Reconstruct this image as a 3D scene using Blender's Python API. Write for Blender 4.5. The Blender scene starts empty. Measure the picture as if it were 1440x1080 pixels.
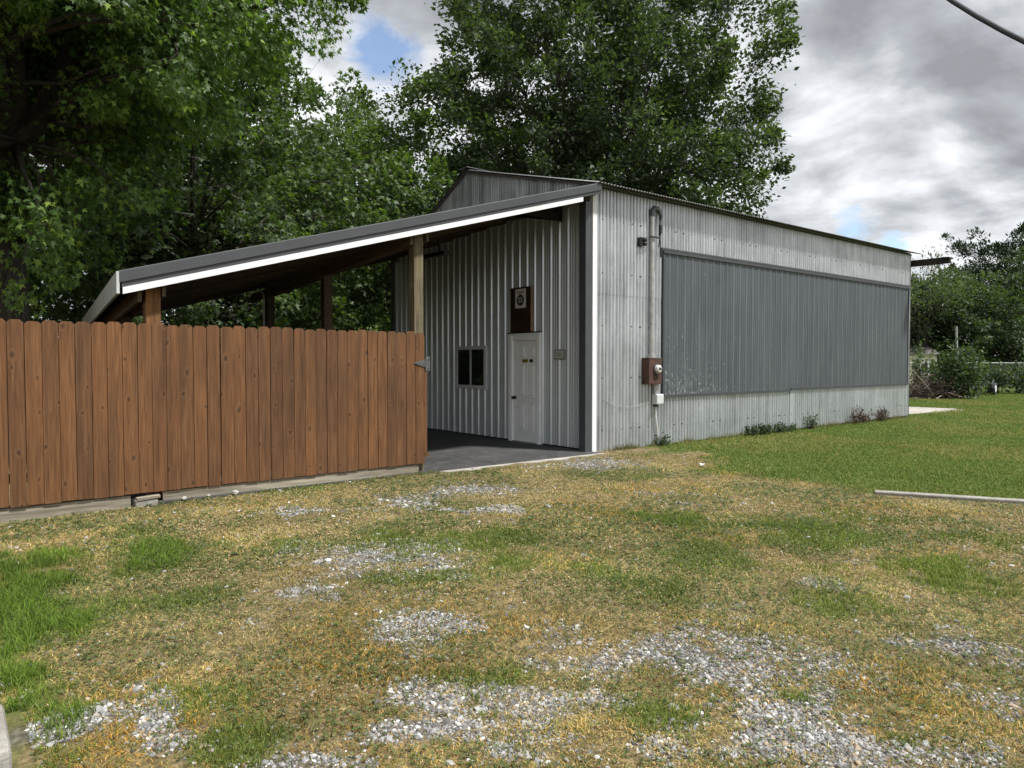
import bpy, math, random
import numpy as np
from mathutils import Vector, Matrix
R = math.radians
rng = np.random.default_rng(7)
random.seed(7)
scene = bpy.context.scene
COL = scene.collection

# ------------------------------------------------------------------ helpers
ORIG = {}          # object name -> world origin of its root

def tag(o, label=None, cat=None, group=None, kind=None):
    if label: o['label'] = label
    if cat: o['category'] = cat
    if group: o['group'] = group
    if kind: o['kind'] = kind
    return o

def thing(name, label, cat, loc, group=None):
    o = bpy.data.objects.new(name, None)
    o.empty_display_size = .2
    COL.objects.link(o); o.location = loc
    ORIG[o.name] = np.array(loc, float)
    return tag(o, label, cat, group)

def link(name, me, mat, parent=None):
    o = bpy.data.objects.new(name, me)
    COL.objects.link(o)
    if mat is not None and not me.materials: me.materials.append(mat)
    if parent is not None: o.parent = parent
    return o

def mesh_np(name, V, F, mat, parent=None, smooth=False, vcol=None, origin=None):
    """V (n,3) world coordinates; F (m,k) array or a list of tuples; vcol (n,3)"""
    V = np.asarray(V, float)
    if parent is not None: org = ORIG[parent.name]
    elif origin is not None: org = np.array(origin, float)
    else: org = np.array([(V[:,0].min()+V[:,0].max())/2, (V[:,1].min()+V[:,1].max())/2, V[:,2].min()])
    me = bpy.data.meshes.new(name)
    L = (V - org)
    if isinstance(F, np.ndarray):
        m, k = F.shape
        me.vertices.add(len(L)); me.vertices.foreach_set('co', L.astype(np.float32).ravel())
        me.loops.add(m*k); me.loops.foreach_set('vertex_index', F.astype(np.int32).ravel())
        me.polygons.add(m)
        me.polygons.foreach_set('loop_start', np.arange(0, m*k, k, dtype=np.int32))
        me.update(calc_edges=True)
    else:
        me.from_pydata([tuple(v) for v in L], [], [tuple(f) for f in F]); me.update()
    me.polygons.foreach_set('use_smooth', np.full(len(me.polygons), bool(smooth)))
    if vcol is not None:
        a = me.color_attributes.new('tint', 'FLOAT_COLOR', 'POINT')
        c = np.ones((len(L), 4), np.float32); c[:, :3] = vcol
        a.data.foreach_set('color', c.ravel())
    o = link(name, me, mat, parent)
    if parent is None: o.location = org
    ORIG[o.name] = org
    return o

class MB:
    def __init__(s): s.v = []; s.f = []; s.c = []
    def add(s, V, F, t=0.0):
        n = len(s.v); s.v += [tuple(v) for v in V]; s.f += [tuple(i+n for i in f) for f in F]
        s.c += [(t, t, t)]*len(V) if not isinstance(t, tuple) else [t]*len(V)
        return s
    def box(s, x0, x1, y0, y1, z0, z1, t=0.0):
        V = [(x, y, z) for z in (z0, z1) for y in (y0, y1) for x in (x0, x1)]
        F = [(0,2,3,1),(4,5,7,6),(0,1,5,4),(2,6,7,3),(0,4,6,2),(1,3,7,5)]
        return s.add(V, F, t)
    def obox(s, c, ax, ay, az, t=0.0):
        c, ax, ay, az = map(np.array, (c, ax, ay, az))
        V = [c+i*ax+j*ay+k*az for k in (-1,1) for j in (-1,1) for i in (-1,1)]
        F = [(0,2,3,1),(4,5,7,6),(0,1,5,4),(2,6,7,3),(0,4,6,2),(1,3,7,5)]
        return s.add(V, F, t)
    def bar(s, p, q, w, h, t=0.0, up=(0,0,1)):
        p, q = np.array(p, float), np.array(q, float); d = q-p; L = np.linalg.norm(d); d /= L
        sd = np.cross(d, up); sd /= np.linalg.norm(sd); u = np.cross(sd, d)
        return s.obox((p+q)/2, d*L/2, sd*w/2, u*h/2, t)
    def prism(s, poly, ax, a, b, t=0.0):
        n = len(poly)
        def m(p, w):
            if ax == 'x': return (w, p[0], p[1])
            if ax == 'y': return (p[0], w, p[1])
            return (p[0], p[1], w)
        V = [m(p, a) for p in poly]+[m(p, b) for p in poly]
        F = [tuple(range(n))[::-1], tuple(range(n, 2*n))]+[(i, (i+1)%n, n+(i+1)%n, n+i) for i in range(n)]
        return s.add(V, F, t)
    def tube(s, pts, rad, n=8, t=0.0, cap=True):
        pts = np.array(pts, float); m = len(pts)
        rad = np.broadcast_to(np.array(rad, float), (m,))
        tan = np.gradient(pts, axis=0); tan /= np.linalg.norm(tan, axis=1)[:, None]+1e-9
        ref = np.array([0, 0, 1.]) if abs(tan[0][2]) < .9 else np.array([1., 0, 0])
        V = []; 
        for i in range(m):
            a = np.cross(tan[i], ref); a /= np.linalg.norm(a)+1e-9; b = np.cross(tan[i], a)
            ref = np.cross(a, tan[i])
            for k in range(n):
                th = 2*math.pi*k/n
                V.append(pts[i]+rad[i]*(math.cos(th)*a+math.sin(th)*b))
        F = [(i*n+k, i*n+(k+1)%n, (i+1)*n+(k+1)%n, (i+1)*n+k) for i in range(m-1) for k in range(n)]
        if cap: F += [tuple(range(n)), tuple(range((m-1)*n, m*n))[::-1]]
        return s.add(V, F, t)
    def disc(s, c, axis, r, th, n=24, t=0.0):
        c = np.array(c, float); a = np.array(axis, float)
        return s.tube([c-a*th/2, c+a*th/2], r, n, t)
    def build(s, name, mat, parent=None, smooth=False, bevel=0.0, origin=None):
        o = mesh_np(name, np.array(s.v), s.f, mat, parent, smooth, np.array(s.c), origin)
        if bevel:
            b = o.modifiers.new('bevel', 'BEVEL'); b.width = bevel; b.segments = 2; b.limit_method = 'ANGLE'
        if smooth:
            try: o.data.set_sharp_from_angle(angle=R(40))
            except Exception: pass
        return o

# value noise -------------------------------------------------------
_tab = np.random.default_rng(3).random((256, 256))
def vnoise(x, y):
    xi = np.floor(x).astype(int); yi = np.floor(y).astype(int); fx = x-xi; fy = y-yi
    fx = fx*fx*(3-2*fx); fy = fy*fy*(3-2*fy)
    g = lambda a, b: _tab[a & 255, b & 255]
    return (g(xi,yi)*(1-fx)+g(xi+1,yi)*fx)*(1-fy)+(g(xi,yi+1)*(1-fx)+g(xi+1,yi+1)*fx)*fy
def fbm(x, y, o=4):
    s = 0; a = .5; t = 0
    for k in range(o):
        s = s+a*vnoise(x+17.3*k, y-9.1*k); t += a; a *= .55; x = x*2.03; y = y*2.03
    return s/t

# ------------------------------------------------------------------ materials
class NT:
    def __init__(s, name):
        s.m = bpy.data.materials.new(name); s.m.use_nodes = True
        s.t = s.m.node_tree; s.n = s.t.nodes; s.n.clear()
        s.out = s.n.new('ShaderNodeOutputMaterial'); s.p = s.n.new('ShaderNodeBsdfPrincipled')
        s.t.links.new(s.p.outputs[0], s.out.inputs[0])
    def N(s, typ, ins=None, **kw):
        n = s.n.new(typ)
        for k, v in kw.items(): setattr(n, k, v)
        for k, v in (ins or {}).items(): s.set(n, k, v)
        return n
    def set(s, n, k, v):
        i = n.inputs[k]
        if hasattr(v, 'is_output') or isinstance(v, bpy.types.NodeSocket): s.t.links.new(v, i)
        elif isinstance(v, bpy.types.Node): s.t.links.new(v.outputs[0], i)
        else:
            if isinstance(v, (tuple, list)) and len(v) == 3 and i.type == 'RGBA': v = (*v, 1)
            i.default_value = v
    def P(s, **kw):
        for k, v in kw.items(): s.set(s.p, k.replace('_', ' '), v)
    def coord(s, scale=(1,1,1), src='Object'):
        c = s.N('ShaderNodeTexCoord'); m = s.N('ShaderNodeMapping', {'Vector': c.outputs[src], 'Scale': scale}); return m.outputs[0]
    def noise(s, vec, scale, detail=4, rough=.55, dist=0.0, dim='3D', w=None):
        n = s.N('ShaderNodeTexNoise', noise_dimensions=dim)
        if vec is not None: s.set(n, 'Vector', vec)
        s.set(n, 'Scale', scale); s.set(n, 'Detail', detail); s.set(n, 'Roughness', rough); s.set(n, 'Distortion', dist)
        if w is not None: s.set(n, 'W', w)
        return n.outputs[0]
    def ramp(s, fac, stops):
        r = s.N('ShaderNodeValToRGB'); s.set(r, 'Fac', fac); e = r.color_ramp.elements
        while len(e) < len(stops): e.new(.5)
        for el, (p, c) in zip(e, stops):
            el.position = p; el.color = (*c, 1) if isinstance(c, (tuple, list)) else (c, c, c, 1)
        return r.outputs[0]
    def mix(s, f, a, b, bt='MIX'):
        n = s.N('ShaderNodeMix', data_type='RGBA', blend_type=bt)
        s.set(n, 0, f); s.set(n, 6, a); s.set(n, 7, b); return n.outputs[2]
    def math(s, op, a, b=0.0, clamp=False):
        n = s.N('ShaderNodeMath', operation=op, use_clamp=clamp); s.set(n, 0, a); s.set(n, 1, b); return n.outputs[0]
    def bump(s, h, strength=.3, dist=.01):
        b = s.N('ShaderNodeBump', {'Height': h, 'Strength': strength, 'Distance': dist}); s.set(s.p, 'Normal', b.outputs[0])
    def attr(s):
        return s.N('ShaderNodeAttribute', attribute_name='tint')

def simple(name, col, rough=.6, metal=0.0, var=.15, scale=8, bump=0.0, spec=.5):
    t = NT(name); n = t.noise(t.coord(), scale, 5)
    d = tuple(c*(1-var) for c in col); l = tuple(min(1, c*(1+var)) for c in col)
    t.P(Base_Color=t.ramp(n, [(.3, d), (.7, l)]), Roughness=rough, Metallic=metal)
    t.set(t.p, 'Specular IOR Level', spec)
    if bump: t.bump(t.noise(t.coord(), scale*6, 4), bump, .005)
    return t.m

def wood(name, base, dark, light, axis='z', knots=True, rough=.75, grain=55., streak=.5, green=None):
    t = NT(name); a = t.attr()
    sc = {'z': (1, 1, .045), 'x': (.045, 1, 1), 'y': (1, .045, 1)}[axis]
    w = t.math('MULTIPLY', t.N('ShaderNodeSeparateColor', {0: a.outputs[0]}).outputs[0], 61.7)
    co = t.coord(sc)
    g = t.noise(co, grain, 5, .6, .6, '4D', w)
    g2 = t.noise(co, grain*.22, 3, .5, 1.0, '4D', w)
    c = t.ramp(g, [(.28, dark), (.5, base), (.75, light)])
    c = t.mix(t.math('MULTIPLY', t.ramp(g2, [(.35, 1.), (.6, 0.)]), streak), c, dark)
    # board-to-board tone
    rn = t.N('ShaderNodeTexWhiteNoise', {'W': w}, noise_dimensions='1D').outputs[0]
    c = t.mix(1.0, c, t.ramp(rn, [(0, (.66, .68, .72)), (.35, (.9, .9, .9)), (.7, (1.08, 1.03, .97)), (1, (1.32, 1.26, 1.16))]), 'MULTIPLY')
    if knots:
        nv = t.noise(t.coord(), 9, 2)
        sp_ = t.N('ShaderNodeSeparateXYZ', {0: t.coord()})
        ac, al = {'z': (0, 2), 'x': (2, 0), 'y': (0, 1)}[axis]
        kv = t.N('ShaderNodeCombineXYZ', {0: t.math('ADD', sp_.outputs[ac], t.math('MULTIPLY', nv, .05)), 1: t.math('ADD', t.math('MULTIPLY', sp_.outputs[al], .6), t.math('ADD', t.math('MULTIPLY', nv, .04), w))}).outputs[0]
        v = t.N('ShaderNodeTexVoronoi', {'Vector': kv, 'Scale': 5.0}, voronoi_dimensions='2D')
        d = v.outputs['Distance']; cs_ = t.N('ShaderNodeSeparateColor', {0: v.outputs['Color']}); gate = t.math('GREATER_THAN', cs_.outputs[0], .55)
        d = t.math('ADD', t.math('MULTIPLY', d, t.math('ADD', .8, t.math('MULTIPLY', cs_.outputs[1], .9))), t.math('MULTIPLY', t.math('SUBTRACT', 1., gate), 1.))
        k1 = t.ramp(d, [(.02, 1.), (.055, .8), (.075, .1), (.10, .5), (.135, 0.)])
        c = t.mix(t.math('MULTIPLY', k1, .75), c, tuple(x*.45 for x in dark))
        k2 = t.ramp(d, [(.075, 0.), (.12, .5), (.2, 0.)])
        c = t.mix(t.math('MULTIPLY', k2, .7), c, light)
    if green: 
        gn = t.noise(t.coord(), 2.2, 4); c = t.mix(t.math('MULTIPLY', t.ramp(gn, [(.45, 0.), (.65, 1.)]), .6), c, green)
    big = t.noise(t.coord(), 1.1, 3)
    c = t.mix(1.0, c, t.ramp(big, [(.3, (.82, .84, .86)), (.7, (1.1, 1.08, 1.05))]), 'MULTIPLY')
    t.P(Base_Color=c, Roughness=rough); t.set(t.p, 'Specular IOR Level', .25)
    t.bump(g, .35, .004)
    return t.m

def metal_sheet(name, base, dark, light, metal=.5, rough=.42, streak=1.0, rust=0.0, spots=0.0, sc=1.0, screws=False, crest_highlight=None):
    t = NT(name)
    co = t.coord((1, 1, .06)); s1 = t.noise(co, 9*sc, 5, .6); s2 = t.noise(co, 34*sc, 4, .6)
    b = t.noise(t.coord(), 1.3, 5, .6); sp = t.noise(t.coord(), 30, 4, .7)
    m = t.math('ADD', t.math('MULTIPLY', s1, .5*streak), t.math('ADD', t.math('MULTIPLY', b, .35), t.math('MULTIPLY', s2, .3*streak)))
    mid = .25*streak+.175+.15*streak
    c = t.ramp(m, [(mid-.17, dark), (mid, base), (mid+.15, light)])
    c = t.mix(t.ramp(sp, [(.35, .28), (.6, 0.)]), c, dark)
    if rust:
        rn = t.noise(t.coord((1, 1, .35)), 7, 6, .7); c = t.mix(t.math('MULTIPLY', t.ramp(rn, [(.6, 0.), (.72, 1.)]), rust), c, (.16, .075, .035))
    if spots:
        ge = t.N('ShaderNodeSeparateXYZ', {0: t.N('ShaderNodeTexCoord').outputs['Object']})
        low = t.math('MULTIPLY', t.ramp(t.math('DIVIDE', ge.outputs[2], 2.7), [(.0, 1.), (.55, .35), (1, .12)]),
                     t.ramp(t.math('DIVIDE', t.math('ADD', ge.outputs[0], 5.3), 10.6), [(0, 1.), (.35, .35), (.7, .12)]))
        sn = t.noise(t.coord((1, 1, .7)), 17, 5, .65, .8)
        th = t.math('SUBTRACT', .69, t.math('MULTIPLY', low, .40))
        mk = t.math('MULTIPLY', t.math('SUBTRACT', sn, th), 14, True)
        c = t.mix(t.math('MULTIPLY', mk, spots), c, (.36, .38, .38))
    if crest_highlight:  # rib tops coloured lighter, a painted highlight along each rib
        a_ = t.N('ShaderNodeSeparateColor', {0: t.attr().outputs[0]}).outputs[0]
        c = t.mix(t.math('MULTIPLY', a_, t.ramp(s1, [(.35, .25), (.6, .9)])), c, crest_highlight)
    if screws:
        ge = t.N('ShaderNodeSeparateXYZ', {0: t.N('ShaderNodeNewGeometry').outputs['Position']})
        fx_ = t.math('MULTIPLY', t.math('SUBTRACT', t.math('FRACT', t.math('DIVIDE', ge.outputs[0], .246)), .5), .246)
        fz_ = t.math('MULTIPLY', t.math('SUBTRACT', t.math('FRACT', t.math('DIVIDE', t.math('ADD', ge.outputs[2], .1), .92)), .5), .92)
        rr_ = t.math('ADD', t.math('MULTIPLY', fx_, fx_), t.math('MULTIPLY', fz_, fz_))
        c = t.mix(t.math('LESS_THAN', rr_, .00022), c, (.10,.09,.08))
    t.P(Base_Color=c, Metallic=metal, Roughness=t.ramp(sp, [(.3, rough*.85), (.7, min(1, rough*1.3))]))
    t.bump(t.noise(t.coord(), 5, 3), .12, .02)
    return t.m

M = {}
M['fence'] = wood('stained_cedar', (.130,.062,.027), (.064,.031,.014), (.19,.102,.049), streak=.35)
M['fence_x'] = wood('stained_rail', (.13,.055,.025), (.06,.024,.011), (.2,.09,.04), 'x', False)
M['grey_x'] = wood('weathered_timber', (.37,.325,.245), (.13,.105,.075), (.52,.465,.36), 'x', True, .85, streak=.6)
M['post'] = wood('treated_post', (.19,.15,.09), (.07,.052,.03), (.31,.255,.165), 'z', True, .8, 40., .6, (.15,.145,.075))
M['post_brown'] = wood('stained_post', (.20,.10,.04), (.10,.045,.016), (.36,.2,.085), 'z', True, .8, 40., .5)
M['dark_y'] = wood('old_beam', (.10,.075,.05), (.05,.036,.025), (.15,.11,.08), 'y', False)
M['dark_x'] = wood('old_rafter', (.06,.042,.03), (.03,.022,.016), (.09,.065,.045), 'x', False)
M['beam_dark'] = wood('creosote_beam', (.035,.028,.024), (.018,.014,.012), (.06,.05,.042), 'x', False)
M['corr'] = metal_sheet('galvanised_corrugated', (.50,.525,.54), (.29,.30,.305), (.66,.685,.70), .55, .36, .9, .12, 0, 1.0, True)
M['rib'] = metal_sheet('ribbed_siding', (.56,.60,.62), (.47,.51,.53), (.66,.69,.71), .5, .30, .6)
M['gable'] = metal_sheet('weathered_gable', (.36,.38,.39), (.12,.125,.13), (.56,.58,.59), .5, .55, 1.3, .12)
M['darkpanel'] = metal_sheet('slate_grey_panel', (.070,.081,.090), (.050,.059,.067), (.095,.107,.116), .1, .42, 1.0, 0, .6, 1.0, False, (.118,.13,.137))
M['trim_grey'] = simple('charcoal_trim', (.048,.051,.056), .62, .1, .12, 3)
M['trim_dark'] = simple('charcoal_wrap', (.055,.06,.066), .42, .1, .12, 4)
M['white'] = simple('white_trim', (.70,.71,.72), .45, 0, .06, 5)
M['offwhite'] = simple('grey_white_trim', (.42,.44,.44), .5, 0, .12, 6)  # greyer than the other white trim
M['roof'] = metal_sheet('roof_sheet', (.15,.152,.155), (.07,.07,.07), (.22,.222,.225), .4, .55, .8, .08)
M['roof_new'] = simple('charcoal_roof', (.085,.09,.098), .4, .2, .12, 3)
M['rusty_edge'] = simple('rusty_edge', (.085,.072,.064), .8, .1, .4, 9)
M['door'] = simple('door_paint', (.80,.81,.80), .4, 0, .04, 6)
M['frame'] = simple('frame_paint', (.82,.83,.83), .45, 0, .06, 6)
M['winframe'] = simple('vinyl_frame', (.58,.60,.60), .45, 0, .05, 6)
M['black'] = simple('black_metal', (.018,.018,.02), .45, .3, .2, 20)
M['steel'] = simple('galvanised_hinge', (.15,.155,.155), .45, .7, .2, 25)
M['conduit'] = simple('dull_conduit', (.36,.35,.34), .5, .4, .3, 6)
M['rustbox'] = simple('rusty_box', (.060,.027,.020), .75, .1, .5, 11, .3)
M['greybox'] = simple('grey_box', (.50,.53,.53), .5, 0, .08, 12)
M['cable'] = simple('pale_cable', (.52,.52,.50), .6, 0, .1, 12)
M['meterglass'] = simple('meter_dial', (.5,.49,.46), .2, .1, .3, 30)
M['signboard'] = simple('mahogany_board', (.028,.0125,.009), .5, 0, .6, 5, .1)
M['signedge'] = simple('board_edge', (.26,.17,.10), .6, 0, .4, 10)
M['paper'] = simple('paper', (.62,.60,.585), .8, 0, .06, 14)
M['ink'] = simple('ink', (.022,.018,.018), .7, 0, .2, 20)
M['yellow'] = simple('brass_sign', (.36,.29,.03), .5, .2, .3, 40)
M['plaque'] = simple('grey_plaque', (.40,.42,.36), .6, 0, .25, 40)
M['plaque_rim'] = simple('plaque_rim', (.20,.21,.18), .6, 0, .25, 40)
M['rubber'] = simple('tyre_rubber', (.025,.025,.027), .85, 0, .2, 20)
M['rimwhite'] = simple('white_rim', (.75,.76,.78), .4, 0, .06, 9)
M['rail'] = simple('galvanised_pipe', (.42,.43,.43), .45, .5, .15, 9)
M['cream'] = simple('cream_siding', (.60,.57,.44), .7, 0, .08, 5)
M['shingle'] = simple('shingle', (.10,.09,.085), .9, 0, .3, 12)

t = NT('concrete'); n = t.noise(t.coord(), 6, 8, .65); n2 = t.noise(t.coord(), 45, 5, .7)
c = t.ramp(n, [(.3, (.16,.15,.13)), (.5, (.255,.24,.215)), (.72, (.34,.33,.30))])
c = t.mix(t.ramp(n2, [(.35, .6), (.55, 0.)]), c, (.15,.14,.12)); t.P(Base_Color=c, Roughness=.9); t.bump(n2, .5, .01); M['concrete'] = t.m
t = NT('pale_concrete'); n = t.noise(t.coord(), 3, 8, .65)
t.P(Base_Color=t.ramp(n, [(.3, (.25,.23,.20)), (.7, (.38,.36,.325))]), Roughness=.9); t.bump(t.noise(t.coord(), 40, 5), .3, .01); M['pale_concrete'] = t.m
t = NT('sealed_slab'); n = t.noise(t.coord(), 1.4, 8, .62); n2 = t.noise(t.coord(), 30, 5, .7)
c = t.ramp(n, [(.3, (.026,.026,.026)), (.55, (.045,.045,.045)), (.75, (.078,.077,.073))])
c = t.mix(t.ramp(n2, [(.62, 0.), (.75, .4)]), c, (.2,.19,.17)); vo = t.N('ShaderNodeTexVoronoi', {'Vector': t.N('ShaderNodeVectorMath', {0: t.coord(), 1: t.N('ShaderNodeCombineXYZ', {0: t.math('MULTIPLY', n, .9), 1: t.math('MULTIPLY', n, .7)}).outputs[0]}, operation='ADD').outputs[0], 'Scale': .34}, feature='DISTANCE_TO_EDGE')
c = t.mix(t.ramp(vo.outputs[0], [(.003, .8), (.008, 0.)]), c, (.012,.011,.010))
n3 = t.noise(t.coord(), 4.5, 7, .7); c = t.mix(t.ramp(n3, [(.56, 0.), (.72, .55)]), c, (.15,.14,.125))
t.P(Base_Color=c, Roughness=.72); t.bump(n2, .3, .006); M['slab'] = t.m
t = NT('window_glass'); t.P(Base_Color=(.012,.014,.016), Roughness=.04); t.set(t.p, 'Specular IOR Level', .6); M['glass'] = t.m

def leaf_mat(name, stops, trans=.35, rough=.5):
    t = NT(name); a = t.attr(); f = t.N('ShaderNodeSeparateColor', {0: a.outputs[0]}).outputs[0]
    c = t.ramp(f, stops)
    t.P(Base_Color=c, Roughness=rough); t.set(t.p, 'Specular IOR Level', .35)
    tr = t.N('ShaderNodeBsdfTranslucent'); t.set(tr, 0, t.mix(1., c, (1.5, 1.7, .55), 'MULTIPLY'))
    mx = t.N('ShaderNodeMixShader'); t.set(mx, 0, trans); t.t.links.new(t.p.outputs[0], mx.inputs[1]); t.t.links.new(tr.outputs[0], mx.inputs[2])
    t.t.links.new(mx.outputs[0], t.out.inputs[0]); return t.m
M['leaf_maple'] = leaf_mat('maple_leaf', [(0, (.038,.074,.021)), (.5, (.09,.16,.038)), (.8, (.165,.26,.052)), (1, (.32,.43,.08))])
M['leaf_dark'] = leaf_mat('dark_leaf', [(0, (.024,.040,.022)), (.5, (.046,.070,.034)), (.85, (.074,.108,.046)), (1, (.115,.155,.065))])
M['leaf_light'] = leaf_mat('light_leaf', [(0, (.030,.052,.018)), (.5, (.060,.098,.030)), (.85, (.095,.145,.04)), (1, (.16,.22,.055))])
M['leaf_grey'] = leaf_mat('grey_leaf', [(0, (.035,.055,.03)), (.5, (.07,.10,.05)), (1, (.12,.16,.08))])
M['needle'] = leaf_mat('pine_needle', [(0, (.014,.03,.015)), (.5, (.026,.046,.022)), (1, (.045,.07,.03))], .12)
M['twig'] = leaf_mat('dead_twig', [(0, (.05,.035,.025)), (.5, (.10,.07,.05)), (1, (.17,.13,.10))], .05)
t = NT('bark'); n = t.noise(t.coord((1, 1, .18)), 16, 6, .65, .5)
t.P(Base_Color=t.ramp(n, [(.3, (.022,.018,.015)), (.55, (.065,.054,.044)), (.75, (.12,.105,.088))]), Roughness=.95); t.bump(n, .9, .05); M['bark'] = t.m
t = NT('grass_blade'); a = t.attr(); t.P(Base_Color=a.outputs[0], Roughness=.6); t.set(t.p, 'Specular IOR Level', .25)
tr = t.N('ShaderNodeBsdfTranslucent'); t.set(tr, 0, a.outputs[0]); mx = t.N('ShaderNodeMixShader'); t.set(mx, 0, .45)
t.t.links.new(t.p.outputs[0], mx.inputs[1]); t.t.links.new(tr.outputs[0], mx.inputs[2]); t.t.links.new(mx.outputs[0], t.out.inputs[0]); M['grass'] = t.m
t = NT('limestone'); a = t.attr(); n = t.noise(t.coord(), 60, 4)
t.P(Base_Color=t.mix(1., a.outputs[0], t.ramp(n, [(.3, .75), (.7, 1.12)]), 'MULTIPLY'), Roughness=.9); M['stone'] = t.m

# ------------------------------------------------------------------ camera, light, sky
cd = bpy.data.cameras.new('camera'); cam = bpy.data.objects.new('camera', cd); COL.objects.link(cam)
AZ = 51.5; PITCH = 1.72; H = 1.55
cam.location = (0, 0, H); cam.rotation_euler = (R(90-PITCH), 0, R(AZ-90))
cd.sensor_width = 36; cd.lens = 25.0; cd.clip_start = .05; cd.clip_end = 5000
scene.camera = cam
CA, SA = math.cos(R(AZ)), math.sin(R(AZ))
def lat(l, d, z=0.0):
    """a spot at lateral ratio l and forward distance d from where the photographer stood"""
    return np.array([d*(CA+l*SA), d*(SA-l*CA), z])

SUN_EL, SUN_AZ = 61., -62.        # azimuth of the sun, degrees from +X towards +Y
sd = bpy.data.lights.new('sun', 'SUN'); sun = bpy.data.objects.new('sun', sd); COL.objects.link(sun)
sd.energy = 3.8; sd.angle = R(4); sd.color = (1., .975, .94)
sv = Vector((math.cos(R(SUN_EL))*math.cos(R(SUN_AZ)), math.cos(R(SUN_EL))*math.sin(R(SUN_AZ)), math.sin(R(SUN_EL))))
sun.rotation_euler = sv.to_track_quat('Z', 'Y').to_euler(); sun.location = (0, -10, 30)

w = bpy.data.worlds.new('World'); scene.world = w; w.use_nodes = True
nt = w.node_tree; nt.nodes.clear()
class WT(NT):
    def __init__(s): s.t = nt; s.n = nt.nodes
W = WT()
out = W.N('ShaderNodeOutputWorld')
sky = W.N('ShaderNodeTexSky', sky_type='NISHITA'); sky.sun_disc = False
sky.sun_elevation = R(SUN_EL); sky.sun_rotation = R(90-SUN_AZ); sky.altitude = 200
bsky = W.N('ShaderNodeBackground', {0: sky.outputs[0], 1: .11})
g = W.N('ShaderNodeTexCoord').outputs['Generated']
sx = W.N('ShaderNodeSeparateXYZ', {0: g})
zz = W.math('ADD', W.math('MAXIMUM', sx.outputs[2], 0.0), .28)
cp = W.N('ShaderNodeCombineXYZ', {0: W.math('DIVIDE', sx.outputs[0], zz), 1: W.math('DIVIDE', sx.outputs[1], zz), 2: .0}).outputs[0]
mp = W.N('ShaderNodeMapping', {'Vector': cp, 'Location': (3.1, 1.7, 0), 'Scale': (1, 1, 1)}).outputs[0]
n1 = W.noise(mp, 1.5, 10, .54, .35); n2 = W.noise(mp, 3.1, 7, .55, .3); n3 = W.noise(mp, .5, 3, .5)
dens = W.math('ADD', W.math('MULTIPLY', n1, .62), W.math('MULTIPLY', n2, .38))
ccol = W.ramp(dens, [(.38, (.17,.178,.192)), (.44, (.25,.262,.28)), (.49, (.38,.392,.41)), (.55, (.55,.56,.575))])
bcl = W.N('ShaderNodeBackground', {0: ccol, 1: 1.10})
# breaks in the cloud deck
def gap(l, py, rad):
    v = Vector(lat(l, 1.0)); v.z = math.tan(R(0))+(510-py)/1000; v.normalize()
    d = W.N('ShaderNodeVectorMath', {0: W.N('ShaderNodeVectorMath', {0: g}, operation='NORMALIZE').outputs[0], 1: tuple(v)}, operation='DISTANCE').outputs['Value']
    return W.math('SUBTRACT', 1., W.math('DIVIDE', d, rad), True)
gp = W.math('MAXIMUM', W.math('MAXIMUM', gap(-.185, 80, .085), gap(.475, 330, .05)), gap(.53, 345, .04))
gn = W.noise(mp, 4.2, 8, .65, .6)
gm = W.ramp(W.math('ADD', gp, W.math('MULTIPLY', W.math('SUBTRACT', gn, .54), 2.4)), [(.30, 0.), (.75, .92)])
ms = W.N('ShaderNodeMixShader'); W.set(ms, 0, gm); nt.links.new(bcl.outputs[0], ms.inputs[1]); nt.links.new(bsky.outputs[0], ms.inputs[2])
nt.links.new(ms.outputs[0], out.inputs[0])
vs = scene.view_settings; vs.view_transform = 'Standard'; vs.look = 'None'; vs.exposure = 0.9; vs.gamma = 1.0

# ------------------------------------------------------------------ ground zones (places measured on the ground, metres)
def gpt(px, py):       # survey of the ground patches
    d = H*1000/(py-510); return d*(CA+(px-720)/1000*SA), d*(SA-(px-720)/1000*CA)
GRAVEL = [(940,905,130,34,1),(1010,950,90,40,.9),(840,930,80,30,.75),(700,985,170,20,.9),(580,1035,130,24,.85),(480,1070,90,20,.8),
          (1110,1010,130,55,1),(1230,1050,190,40,.85),(1150,930,90,40,.55),(1380,915,95,28,1),(1290,905,50,18,.8),(1420,985,60,30,.6),
          (590,885,75,26,.85),(600,785,75,34,.75),(480,785,80,30,.75),(680,690,70,10,.9),(600,700,110,9,.8),(450,718,80,8,.6),(700,712,70,8,.75),
          (820,655,60,7,.8),(860,650,60,4,.7),(60,1030,90,22,.95),(215,1010,30,32,.9),(190,968,18,8,.9),(230,1050,40,20,.8),(980,712,50,6,.7),(930,695,60,5,.6),
          (1205,788,35,8,.7),(1325,745,28,5,.8),(1140,820,40,10,.5),(430,830,50,14,.5),(720,850,20,8,.6),(360,880,30,14,.5),(1040,860,60,16,.55),(1310,850,40,8,.45),(1420,800,30,8,.5),(740,1060,90,24,.55),(960,1060,70,24,.5)]
GREEN = [(25,860,62,130,1),(10,960,62,50,1),(60,780,45,30,.8),(650,765,110,20,.95),(560,760,120,14,.8),(720,790,60,18,.8),(600,815,110,14,.6),(220,780,45,22,.8),(200,745,60,14,.5),(950,728,50,10,.9),
         (1140,755,110,24,.85),(1310,795,120,28,.9),(1400,760,80,16,.8),(930,830,110,26,.7),(860,810,60,16,.5),(300,985,90,30,.55),(320,1050,70,30,.7),(130,860,60,24,.45),(240,845,70,18,.5),
         (1000,790,90,30,.6),(1180,860,90,30,.6),(940,1005,60,24,.7),(1110,985,30,10,.8),(1280,1045,40,18,.8),(850,668,70,5,.6),(420,690,60,7,.5),(1250,730,100,14,.6),(680,960,60,18,.5)]
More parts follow.
